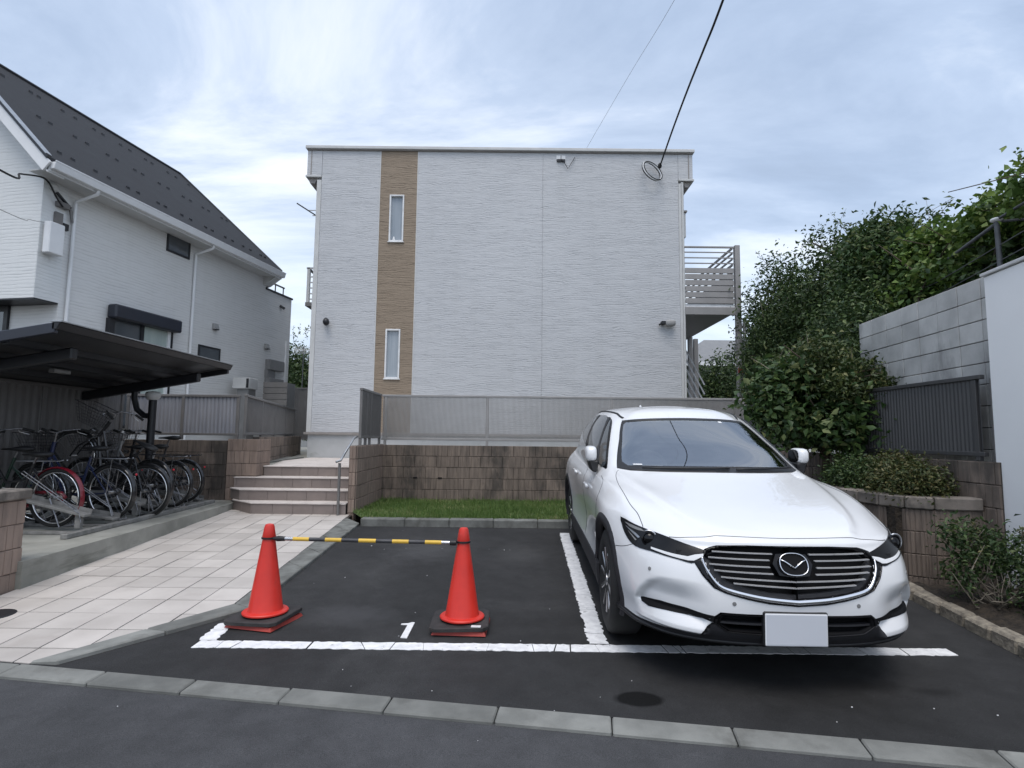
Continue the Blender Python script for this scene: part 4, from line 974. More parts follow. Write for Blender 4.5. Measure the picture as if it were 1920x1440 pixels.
for s_, zb in ((0.17, 0.9), (3.22, 0.9)):
    hp('downpipe', MB().tube([(OX + .03, s_ + .02, EZ - .10), (OX + .02, s_ + .02, EZ - .17), (0.06, s_ - .02, EZ - .30), (0.05, s_ - .02, EZ - .42), (0.05, s_ - .02, zb)], .031, 10), 'white_metal', smooth=50)
def hwin(name_, s0_, s1_, z0_, z1_, pane, t=0.045, proud=0.03, face='x', o=0.0):
    if face == 'x':
        B = lambda a, c, p, q, zz, zy: MB().box(p, q, a, c, zz, zy)
        wd = hp(name_, MB().box(o + .001, o + .012, s0_ + .01, s1_ - .01, z0_ + .01, z1_ - .01), 'plastic_black')
        f_ = MB(); f_.box(o + .0, o + proud, s0_, s0_ + t, z0_, z1_, .004); f_.box(o, o + proud, s1_ - t, s1_, z0_, z1_, .004); f_.box(o, o + proud - .001, s0_ + t, s1_ - t, z0_, z0_ + t, .004); f_.box(o, o + proud - .001, s0_ + t, s1_ - t, z1_ - t, z1_, .004)
        hp('frame', f_, 'black_metal', under=wd)
        return wd
wu = hwin('window', 2.35, 3.04, 5.53, 6.04 - .02, 'pane'); hp('pane', MB().box(.013, .018, 2.39, 3.0, 5.57, 5.98), 'pane', under=wu)
wlo = hwin('window', 3.50, 4.26, 3.02, 3.60, 'pane'); hp('pane', MB().box(.013, .018, 3.54, 4.22, 3.06, 3.56), 'pane', under=wlo)
wg = hwin('patio_window', 1.06, 2.66, 1.55, 3.80, 'pane', t=.06, proud=.06)
hp('shutter_box', MB().box(0.002, 0.22, 1.00, 2.74, 3.72, 4.00, .03), 'navy_metal', under=wg)
hp('side_frame', MB().box(0.0, 0.10, 1.00, 1.12, 1.5, 3.72), 'black_metal', under=wg)
hp('pane', MB().box(.013, .020, 1.12, 1.80, 1.60, 3.72), 'pane', under=wg)
hp('pane', MB().box(.013, .024, 1.88, 2.52, 1.60, 3.72), 'pane_green', under=wg)
hp('mullion', MB().box(.0, .05, 1.80, 1.88, 1.60, 3.72), 'black_metal', under=wg)
hp('jamb', MB().box(.0, .05, 2.52, 2.60, 1.60, 3.72), 'white_metal', under=wg)
# ground-floor gable window (faces the camera side)
gw = hp('front_window', MB().box(-2.6, -1.04, 0.005, 0.018, 2.0, 3.74), 'plastic_black')
hp('frame', MB().box(-1.12, -1.03, -0.03, 0.016, 2.0, 3.75), 'black_metal', under=gw); hp('frame', MB().box(-2.6, -1.12, -0.03, 0.016, 3.66, 3.752), 'black_metal', under=gw)
hp('pane', MB().box(-2.6, -1.12, -0.012, -0.004, 2.0, 3.66), 'pane', under=gw)
# boxes, hoods and service entry
for s_, z, w_, h_ in ((3.93, 4.05, .16, .15), (6.05, 3.89, .16, .14)):
    v_ = hp('vent_hood', MB().hexa([(0, s_, z), (.10, s_, z), (.10, s_ + w_, z), (0, s_ + w_, z), (0, s_, z + h_), (.06, s_, z + h_), (.06, s_ + w_, z + h_), (0, s_ + w_, z + h_)], .006), 'grey_plastic')
    hp('vent_mouth', MB().box(.01, .105, s_ + .02, s_ + w_ - .02, z - .01, z + .012), 'black_metal', under=v_)
for z0_, z1_ in ((3.30, 3.60), (2.74, 3.07)): hp('meter_box', MB().box(0.002, .16, 6.14, 6.86, z0_, z1_, .012), 'mid_grey')
hp('duct', MB().box(0.0, .10, 6.14, 6.5, 3.07, 3.30), 'mid_grey')
hp('cctv', MB().beam((0.0, 6.72, 5.28), (.12, 6.78, 5.20), .06, .07), 'black_metal')
sv = hp('service_entry', MB().box(0.0, .10, -0.20, 0.02, 5.50, 5.60, .01), 'fence')
hp('service_strap', MB().beam((.05, -0.22, 5.74), (.06, 0.05, 5.55), .05, .03), 'black_metal', under=sv); hp('service_strap', MB().beam((.05, 0.05, 5.55), (.06, 0.10, 5.30), .03, .03), 'fence', under=sv)
hp('vent_cap', MB().lathe([(.07, 0), (.07, .06), (.03, .09), (0, .09)], 14, (0.0, -0.26, 5.82), (1, 0, 0)), 'trim', smooth=40)
mbx_ = hp('meter_cabinet', MB().box(0.06, .20, -0.40, -0.13, 4.58, 5.14, .012), 'white_metal')
hp('cabinet_back', MB().box(0.003, .058, -0.36, -0.17, 4.62, 5.10), 'trim', under=mbx_)
hp('hinge', MB().box(0.0, .05, -0.20, -0.06, 5.17, 5.40), 'fence'); hp('hinge', MB().box(0.0, .06, -0.05, 0.05, 5.12, 5.24), 'black_metal')
hp('flag_pole', MB().tube([(.10, 6.97, 1.35), (.10, 6.97, 4.25)], .03, 10), 'white_metal', smooth=40)
ac = thing('outdoor_unit', 'grey air-conditioner unit on a stand behind the fence', 'air conditioner', (-6.9, 14.8, 1.0))
part(ac, 'casing', MB().box(-7.15, -6.72, 14.4, 14.9, 2.62, 2.90, .01), 'trim'); part(ac, 'stand', MB().box(-7.05, -6.75, 14.45, 14.85, 0.95, 2.62), 'mid_grey'); part(ac, 'grille', MB().box(-6.79, -6.73, 14.38, 14.399, 2.64, 2.88), 'black_metal')
sh = thing('garden_shed', 'small slatted grey shed behind the see-through fence', 'shed', (-6.3, 15.2, 0.95))
for k in range(12): part(sh, 'slat', MB().box(-6.62, -5.98, 15.0, 15.02, 1.0 + k * .155, 1.14 + k * .155), 'fence')
part(sh, 'body', MB().box(-6.6, -6.0, 15.03, 15.6, 0.95, 2.84), 'mid_grey')

# ---------------------------------------------------------------- cycle shelter
cs = thing('cycle_shelter', 'low dark cantilever shelter roof over the bicycles', 'shelter', (-5.4, 7.0, 0.39))
ZR = lambda x: 2.55 + (x + 4.5) * 0.178
Y0s, Y1s = 5.5, 8.92
def rb(x0, x1, y0, y1, lo, hi, b=0.0):
    return MB().hexa([(x0, y0, ZR(x0) + lo), (x1, y0, ZR(x1) + lo), (x1, y1, ZR(x1) + lo), (x0, y1, ZR(x0) + lo), (x0, y0, ZR(x0) + hi), (x1, y0, ZR(x1) + hi), (x1, y1, ZR(x1) + hi), (x0, y1, ZR(x0) + hi)], b)
xsp = [-6.52, -5.99, -5.50, -5.01, -4.52]
for i in range(4): part(cs, 'roof_panel', rb(xsp[i] + .01, xsp[i + 1] - .01, Y0s + .03, Y1s - .03, -.055, -.048), 'shed_panel')
part(cs, 'front_frame', rb(-6.55, -4.5, Y0s - .02, Y0s + .035, -.105, .0, .006), 'navy_metal')
part(cs, 'rear_frame', rb(-6.55, -4.5, Y1s - .035, Y1s + .02, -.13, .0, .006), 'black_metal')
part(cs, 'edge_gutter', MB().hexa([(-4.53, Y0s - .02, 2.475), (-4.48, Y0s - .02, 2.475), (-4.48, Y1s + .02, 2.475), (-4.53, Y1s + .02, 2.475), (-4.53, Y0s - .02, 2.553), (-4.44, Y0s - .02, 2.553), (-4.44, Y1s + .02, 2.553), (-4.53, Y1s + .02, 2.553)], .008), 'black_metal')
part(cs, 'edge_strip', MB().box(-4.55, -4.43, Y0s - .02, Y1s + .02, 2.555, 2.566), 'steel')
part(cs, 'back_gutter', rb(-6.60, -6.50, Y0s - .02, Y1s + .02, -.14, -.01, .006), 'black_metal')
for x in xsp[1:4]: part(cs, 'purlin', rb(x - .035, x + .035, Y0s + .036, Y1s - .036, -.125, -.057), 'black_metal')
for y in (6.05, 8.5): part(cs, 'main_beam', rb(-6.45, -4.72, y - .05, y + .05, -.26, -.128, .015), 'black_metal')
for y in (5.32, 8.5):
    ps = part(cs, 'post', MB().lathe([(.055, .0), (.055, 1.60)], 16, (-5.40, y, 0.388)), 'black_metal', smooth=40)
    part(cs, 'base_plate', MB().box(-5.52, -5.28, y - .11, y + .11, .389, .402, .003), 'black_metal', under=ps)
    part(cs, 'cap', MB().lathe([(.07, 0), (.095, .03), (.11, .09), (.09, .12), (0, .135)], 16, (-5.40, y, 1.965)), 'trim', smooth=50, under=ps)
    part(cs, 'arm', MB().tube([(-5.40, y, 1.72), (-5.52, y, 1.73), (-5.63, y, 1.82), (-5.68, y, 1.98), (-5.69, y, 2.22)], .042, 12), 'black_metal', smooth=60, under=ps)
lt = part(cs, 'strip_light', MB().box(-5.53, -5.45, 6.70, 6.95, 2.18, 2.225, .006), 'mid_grey')

# ---------------------------------------------------------------- bicycle rack
rk = thing('bicycle_rack', 'worn white steel floor rack with sloping wheel channels', 'rack', (-5.2, 7.4, 0.39))
ex = lambda y: -4.53 - 0.045 * (y - 5.9)
part(rk, 'front_rail', MB().beam((ex(5.85), 5.85, .415), (ex(9.0), 9.0, .415), .07, .05, .006), 'rack')
part(rk, 'back_rail', MB().beam((ex(5.85) - 1.0, 5.85, .415), (ex(9.0) - 1.0, 9.0, .415), .07, .05, .006), 'rack')
for k, y in enumerate((6.25, 6.75, 7.25, 7.75, 8.25, 8.75)):
    x = ex(y) - 0.04
    part(rk, 'cross_bar', MB().beam((x, y - .12, .405), (x - 1.0, y - .12, .405), .05, .03, .004), 'rack')
    ch = part(rk, 'wheel_channel', MB().beam((x - .02, y + .02, .57 if k % 2 == 0 else .46), (x - 1.05, y + .04, .80 if k % 2 == 0 else .60), .10, .03, .004), 'rack')
    part(rk, 'channel_side', MB().beam((x - .02, y + .075, .60 if k % 2 == 0 else .49), (x - 1.05, y + .095, .83 if k % 2 == 0 else .63), .008, .06), 'rack', under=ch)
    part(rk, 'channel_leg', MB().beam((x - .12, y + .03, .43), (x - .12, y + .03, .585 if k % 2 == 0 else .47), .06, .05, .003, up=(0, 1, 0)), 'rack', under=ch)
    part(rk, 'guide_wire', MB().tube([(x - .05, y - .03, .50), (x - .08, y - .03, .60), (x - .75, y - .02, 1.02), (x - .80, y + .06, 1.04), (x - .14, y + .07, .60), (x - .10, y + .07, .50)], .005, 6), 'dull_chrome', smooth=50)

# ---------------------------------------------------------------- bicycles (local: x from rear to front wheel, y to its left, z up)
def arc(cx, cz, r, a0, a1, n, y=0.0): return [(cx + r * math.cos(R(a0 + (a1 - a0) * i / n)), y, cz + r * math.sin(R(a0 + (a1 - a0) * i / n))) for i in range(n + 1)]
def bicycle(label, loc, head, paint, fender, rw=0.325, wb=1.08, basket='wire', tilt=0.0, rearrack=True, roll=0.0, saddle_h=0.86, bars=1.0, child=False):
    b = thing('bicycle', label, 'bicycle', loc, 0.0, 'bicycles parked under the shelter')
    b.rotation_euler = Matrix.Rotation(head, 3, 'Z').to_4x4().to_euler()
    b.rotation_euler = (Matrix.Rotation(head, 3, 'Z') @ Matrix.Rotation(-tilt, 3, 'Y') @ Matrix.Rotation(roll, 3, 'X')).to_euler()
    q = lambda n, mb, m, s=None, u=None: obj(n, mb, m, u or b, s)
    for wx in (0.0, wb):
        wh = q('wheel', MB().tube([(wx, -.045, rw), (wx, .045, rw)], .022, 12), 'satin', 40)
        q('tyre', MB().tube(arc(wx, rw, rw - .019, 0, 360, 36)[:-1], .019, 8, closed=True), 'rubber', True, wh)
        q('rim', MB().tube(arc(wx, rw, rw - .046, 0, 360, 36)[:-1], .011, 6, closed=True), 'chrome', True, wh)
        sp = MB()
        for k in range(18):
            a = 2 * math.pi * k / 18; a2 = a + (0.55 if k % 2 else -0.55); sy = .03 if k % 4 < 2 else -.03
            sp.tube([(wx + .02 * math.cos(a2), sy, rw + .02 * math.sin(a2)), (wx + (rw - .05) * math.cos(a), 0, rw + (rw - .05) * math.sin(a))], .0016, 3, caps=False)
        q('spokes', sp, 'dull_chrome', None, wh)
        fm = MB(); A = arc(wx, rw, rw + .018, -8 if wx == 0 else 12, 0, 1)
        a0, a1 = (40, 215) if wx == 0 else (25, 175)
        P = arc(wx, rw, rw + .018, a0, a1, 18)
        for i in range(len(P) - 1):
            (x0, _, z0), (x1, _, z1) = P[i], P[i + 1]
            k0 = ((x0 - wx) / (rw + .018), (z0 - rw) / (rw + .018)); k1 = ((x1 - wx) / (rw + .018), (z1 - rw) / (rw + .018)); e = .016
            fm.add([(x0 - k0[0] * e, -.03, z0 - k0[1] * e), (x0, -.012, z0), (x0, .012, z0), (x0 - k0[0] * e, .03, z0 - k0[1] * e), (x1 - k1[0] * e, -.03, z1 - k1[1] * e), (x1, -.012, z1), (x1, .012, z1), (x1 - k1[0] * e, .03, z1 - k1[1] * e)],
                   [(0, 1, 5, 4), (1, 2, 6, 5), (2, 3, 7, 6)])
        q('mudguard', fm, fender, True)
    bb = (0.44, 0, .29); st = (0.30, 0, saddle_h - .10); hd = (wb - .24, 0, .93); hd2 = (wb - .19, 0, .70)
    fr = MB(); fr.tube([bb, st], .016, 8); fr.tube([bb, (.66, 0, .33), hd2], .020, 8); fr.tube([(.37, 0, .52), (.62, 0, .48), (wb - .21, 0, .80)], .015, 8); fr.tube([hd2, hd], .021, 8)
    for sy in (-.055, .055): fr.tube([(0, sy, rw), (.20, sy * .7, .31), bb], .009, 6); fr.tube([(0, sy, rw), (.22, sy * .5, .56), (.33, 0, .66)], .008, 6)
    q('frame', fr, paint, 60)
    fk = MB()
    for sy in (-.05, .05): fk.tube([(wb, sy, rw), (wb - .04, sy, .50), (wb - .15, sy * .9, .66), (wb - .185, 0, .70)], .010, 6)
    q('fork', fk, paint, 60)
    hb = MB(); hb.tube([hd, (hd[0] - .02, 0, 1.04)], .013, 8)
    hb.tube([(hd[0] - .20, -.28, 1.06), (hd[0] - .08, -.25, 1.09), (hd[0] + .02, -.12, 1.07), (hd[0] - .01, 0, 1.04), (hd[0] + .02, .12, 1.07), (hd[0] - .08, .25, 1.09), (hd[0] - .20, .28, 1.06)], .011, 8)
    h = q('handlebar', hb, 'dull_chrome', 60)
    for sy in (-1, 1):
        q('grip', MB().tube([(hd[0] - .21, sy * .282, 1.058), (hd[0] - .10, sy * .256, 1.085)], .017, 8), 'rubber', 60, h)
        q('brake_lever', MB().tube([(hd[0] - .06, sy * .235, 1.075), (hd[0] - .05, sy * .26, 1.05), (hd[0] - .16, sy * .285, 1.02)], .006, 6), 'satin', 60, h)
    sd = MB(); sd.tube([st, (st[0] - .03, 0, saddle_h - .03)], .013, 8)
    s = q('seat_post', sd, 'dull_chrome', 40)
    sm = MB().tube([(.10, 0, saddle_h), (.13, 0, saddle_h), (.20, 0, saddle_h), (.28, 0, saddle_h - .004), (.36, 0, saddle_h - .006), (.43, 0, saddle_h - .012), (.45, 0, saddle_h - .018)], [.03, .07, .085, .065, .036, .026, .012], 12); sm.v = [(x, y, saddle_h + (z - saddle_h) * .42) for x, y, z in sm.v]; q('saddle', sm, 'leather', True, s)
    q('chain_guard', MB().tube([(.0, -.07, rw + .045), (.25, -.07, .37), (.46, -.07, .375), (.53, -.07, .30), (.46, -.07, .21), (0, -.07, rw - .045), (-.05, -.07, rw)], .022, 6, closed=True), fender, 60)
    ck = MB(); ck.lathe([(.075, -.006), (.075, .006)], 18, (.44, -.085, .29), (0, 1, 0)); ck.tube([(.44, -.10, .29), (.54, -.105, .17)], .010, 6); ck.tube([(.44, .10, .29), (.34, .105, .41)], .010, 6); ck.box(.49, .59, -.19, -.11, .155, .175); ck.box(.29, .39, .11, .19, .40, .42)
    q('crank', ck, 'plastic_black', 40)
    st_ = MB()
    for sy in (-.09, .09): st_.tube([(0, sy * .8, rw), (-.16, sy, .02)], .007, 6)
    st_.tube([(-.16, -.09, .02), (-.16, .09, .02)], .007, 6); q('stand', st_, 'dull_chrome', 40)
    if rearrack:
        rr = MB()
        for sy in (-.06, .06): rr.tube([(.24, sy, rw * 2 + .07), (-.22, sy, rw * 2 + .07), (-.25, sy * .5, rw * 2 + .08)], .007, 6); rr.tube([(0, sy, rw), (-.05, sy, rw * 2 + .07)], .006, 6)
        for k in range(4): rr.tube([(.18 - k * .12, -.06, rw * 2 + .07), (.18 - k * .12, .06, rw * 2 + .07)], .005, 6)
        q('carrier', rr, 'dull_chrome' if paint != 'black_paint' else 'black_metal', 60)
        q('rear_reflector', MB().ell((-rw * .86 - .05, 0, rw + .22), (.010, .018, .014), 10, 6), 'sticker_red', True)
    if basket:
        bk = MB(); x0 = wb - .13
        lo = [(x0, -.10), (x0 + .22, -.10), (x0 + .22, .10), (x0, .10)]; hi = [(x0 - .04, -.18), (x0 + .33, -.16), (x0 + .33, .16), (x0 - .04, .18)]
        z0, z1 = .80, 1.04
        for ring in range(7):
            t = ring / 6; P = [(lo[i][0] + (hi[i][0] - lo[i][0]) * t, lo[i][1] + (hi[i][1] - lo[i][1]) * t, z0 + (z1 - z0) * t) for i in range(4)]
            bk.tube(P, .005 if ring == 6 else .0022, 5, closed=True)
        for e in range(4):
            for k in range(7):
                u = k / 7; j = (e + 1) % 4
                bk.tube([(lo[e][0] + (lo[j][0] - lo[e][0]) * u, lo[e][1] + (lo[j][1] - lo[e][1]) * u, z0), (hi[e][0] + (hi[j][0] - hi[e][0]) * u, hi[e][1] + (hi[j][1] - hi[e][1]) * u, z1)], .0022, 4, caps=False)
        for k in range(6): bk.tube([(lo[0][0] + .22 * k / 5, -.10, z0), (lo[0][0] + .22 * k / 5, .10, z0)], .0022, 4)
        q('basket', bk, 'black_metal' if basket == 'wire' else 'dull_chrome')
        q('head_lamp', MB().lathe([(.0, 0), (.028, 0), (.034, .05), (.0, .055)], 12, (wb - .17, .045, .76), (1, 0, 0)), 'dull_chrome', 50)
    if child:
        q('child_seat', MB().box(-.20, .12, -.13, .13, rw * 2 + .10, rw * 2 + .16, .02).box(-.24, -.19, -.13, .13, rw * 2 + .12, rw * 2 + .50, .02).box(-.2, .08, -.145, -.125, rw * 2 + .15, rw * 2 + .30, .008).box(-.2, .08, .125, .145, rw * 2 + .15, rw * 2 + .30, .008), 'plastic_black')
    return b
HB = math.pi
Z0 = 0.389
bicycle('bicycle with dark red mudguards parked nearest the path wall', (-5.06, 6.38, Z0 + .03), HB - .10, 'black_paint', 'red_paint', rearrack=False, saddle_h=.80)
bicycle('black bicycle standing just behind the red-mudguard bicycle', (-4.82, 6.90, Z0 + .03), HB - .16, 'blue_paint', 'black_paint', rw=.335)
bicycle('dark bicycle tilted with its basket and front wheel raised high', (-4.86, 7.40, Z0 + .03), HB - .03, 'black_paint', 'black_paint', tilt=R(24), rw=.335, rearrack=False)
bicycle('black bicycle with thick tyres between the raised bicycle and the shelter post', (-4.86, 7.72, Z0 + .03), HB - .20, 'black_paint', 'black_paint', rw=.345)
bicycle('bicycle with a pale rear rim, second from the brown wall', (-4.84, 8.16, Z0 + .03), HB - .14, 'silver_paint', 'black_paint', basket='silver')
bicycle('black bicycle with a raised saddle nearest the brown wall', (-4.98, 8.70, Z0 + .03), HB - .10, 'black_paint', 'black_paint', saddle_h=.98)
bicycle('dark bicycle at the left frame edge, behind the red-mudguard bicycle', (-5.52, 6.72, Z0 + .02), HB + .12, 'green_paint', 'black_paint')
bicycle('dark bicycle deep in the shelter against the left fence', (-5.48, 7.95, Z0 + .02), HB + .06, 'black_paint', 'black_paint', saddle_h=.9)

# ---------------------------------------------------------------- traffic cones and bar
def cone(label, x, y, rot, sticker):
    z = gz(x, y)
    c = thing('traffic_cone', label, 'traffic cone', (x, y, z + .002), rot, 'red traffic cones in the empty bay')
    q = lambda n, mb, m, s=None, u=None: obj(n, mb, m, u or c, s)
    a = .185
    q('foot', MB().add([(-a, -a, 0), (a, -a, 0), (a, a, 0), (-a, a, 0), (-a + .010, -a + .010, .024), (a - .010, -a + .010, .024), (a - .010, a - .010, .024), (-a + .010, a - .010, .024)], [(3, 2, 1, 0), (4, 5, 6, 7), (0, 1, 5, 4), (1, 2, 6, 5), (2, 3, 7, 6), (3, 0, 4, 7)]), 'cone_foot')
    wt = MB(); w_ = .203; n = 32; V = []
    # rubber weight ring: square outside, round hole
    for r_, zz in ((1, .0), (1, .022), (.975, .027)):
        for k in range(n):
            t = 2 * math.pi * (k + .5) / n; m_ = max(abs(math.cos(t)), abs(math.sin(t))) * .97 + .03; V.append((w_ * r_ * math.cos(t) / m_, w_ * r_ * math.sin(t) / m_, zz))
    for r_, zz in ((.125, .027), (.120, .0)):
        for k in range(n): t = 2 * math.pi * (k + .5) / n; V.append((r_ * math.cos(t), r_ * math.sin(t), zz))
    F = [(i * n + k, i * n + (k + 1) % n, (i + 1) * n + (k + 1) % n, (i + 1) * n + k) for i in range(4) for k in range(n)]
    F += [(4 * n + k, 4 * n + (k + 1) % n, (k + 1) % n, k) for k in range(n)]
    ow = q('weight', wt.add(V, F), 'weight', 35); ow.rotation_euler = (R(1.0), R(-1.3), R(4)); ow.location = (-.012, .004, .031)
    q('body', MB().lathe([(.118, .026), (.118, .064), (.150, .066), (.157, .070), (.157, .078), (.150, .084), (.122, .088), (.117, .098), (.043, .585), (.0455, .588), (.0475, .594), (.034, .672), (.027, .686), (.012, .690), (.0, .690)], 40), 'cone', 32)
    q('strap', MB().lathe([(.0465, .583), (.052, .585), (.052, .596), (.0465, .598)], 24), 'plastic_black', 40)
    if sticker: q('sticker', MB().box(.085, .150, -.185, -.150, .0585, .0615), 'white_plastic')
    return c
C1 = (-1.755, 4.20); C2 = (-0.335, 4.14)
cone('red traffic cone by the path edging, left end of the striped bar', *C1, R(-14), False)
cone('red traffic cone beside the painted figure, right end of the striped bar', *C2, R(-3), True)
zb1 = gz(*C1) + .592; zb2 = gz(*C2) + .588
cbz = thing('cone_bar', 'yellow and black striped bar hung between the two red cones', 'barrier bar', (-1.05, 4.17, zb1))
A = np.array([C1[0] + .052, C1[1] - .03, zb1]); B = np.array([C2[0] - .055, C2[1] - .03, zb2]); d = B - A; L = np.linalg.norm(d)
n = 11
part(cbz, 'end_ring', MB().tube([tuple(A - d / L * .01), tuple(A + d * .02), tuple(A + d * .06)], [.010, .020, .016], 10), 'plastic_black', smooth=50)
part(cbz, 'end_ring', MB().tube([tuple(B - d * .03), tuple(B + d / L * .006)], [.019, .019], 10), 'plastic_black', smooth=50)
cut = [.035, .105, .195, .285, .375, .47, .565, .655, .745, .835, .925, .985]
for k in range(11):
    part(cbz, 'stripe', MB().tube([tuple(A + d * cut[k]), tuple(A + d * cut[k + 1])], .0138 + .0004 * (k % 2), 12), 'bar_yellow' if k % 2 else ('satin' if k in (0, 10) else 'bar_black'), smooth=40)

# ---------------------------------------------------------------- cables
def cable(name, label, pts, r, mat='rubber'):
    P = np.array(pts, float); out = []
    E = np.vstack([2 * P[0] - P[1], P, 2 * P[-1] - P[-2]])
    for i in range(1, len(E) - 2):
        for k in range(10):
            u = k / 10; out.append(.5 * ((2 * E[i]) + (-E[i - 1] + E[i + 1]) * u + (2 * E[i - 1] - 5 * E[i] + 4 * E[i + 1] - E[i + 2]) * u * u + (-E[i - 1] + 3 * E[i] - 3 * E[i + 1] + E[i + 2]) * u ** 3))
    out.append(P[-1]); mb = MB().tube(out, r, 6)
    return tag(obj(name, mb, mat, smooth=True), label, 'cable')
cable('power_cable', 'thick black service cable rising from the building corner toward the viewer', [(3.52, 13.1, 8.03), (3.37, 11.5, 8.04), (3.23, 10.0, 7.99), (3.12, 8.8, 7.91), (3.03, 7.8, 7.86), (2.8, 5.0, 7.95), (2.3, -2.0, 8.8)], .019)
cable('phone_cable', 'hair-thin wire running from the flat roof up out of frame', [(1.73, 13.3, 8.48), (2.24, 10.5, 8.58), (2.55, 8.5, 8.51), (3.0, 5.5, 8.6), (3.6, -1.0, 9.2)], .0035, 'grey_plastic')
cable('power_cable', 'black cable sagging into the service entry of the left house', [(-6.6, 4.0, 5.0), (-7.57, 8.0, 5.30), (-7.98, 8.8, 5.62), (-8.18, 9.5, 5.86), (-8.14, 9.72, 5.62), (-8.12, 9.85, 5.50)], .016)
cable('phone_cable', 'thin grey wire running to the white meter cabinet of the left house', [(-7.2, 4.0, 4.7), (-8.07, 8.6, 4.94), (-8.20, 9.3, 5.05), (-8.22, 9.6, 5.12)], .006, 'grey_plastic')
co = thing('cable_coil', 'looped slack of cable hanging below the roof corner of the building', 'cable coil', (3.3, 13.08, 7.8))
for k, (m_, r_, o) in enumerate((('rubber', .016, 0), ('white_plastic', .02, .03), ('rubber', .014, .06))):
    P = [(3.29 + .26 * math.cos(a) * .55 - .17 * math.sin(a) + o * .6, 13.05 - .05 * math.sin(a + .4) - k * .012, 7.85 - .26 * math.cos(a) * .9 - .05 * math.sin(a) + o * .2) for a in [2 * math.pi * i / 28 for i in range(28)]]
    part(co, 'loop', MB().tube(P, r_, 6, closed=True), m_, smooth=True)
part(co, 'clamp', MB().ell((3.50, 13.06, 8.0), (.05, .04, .07), 10, 6), 'rubber', smooth=True)

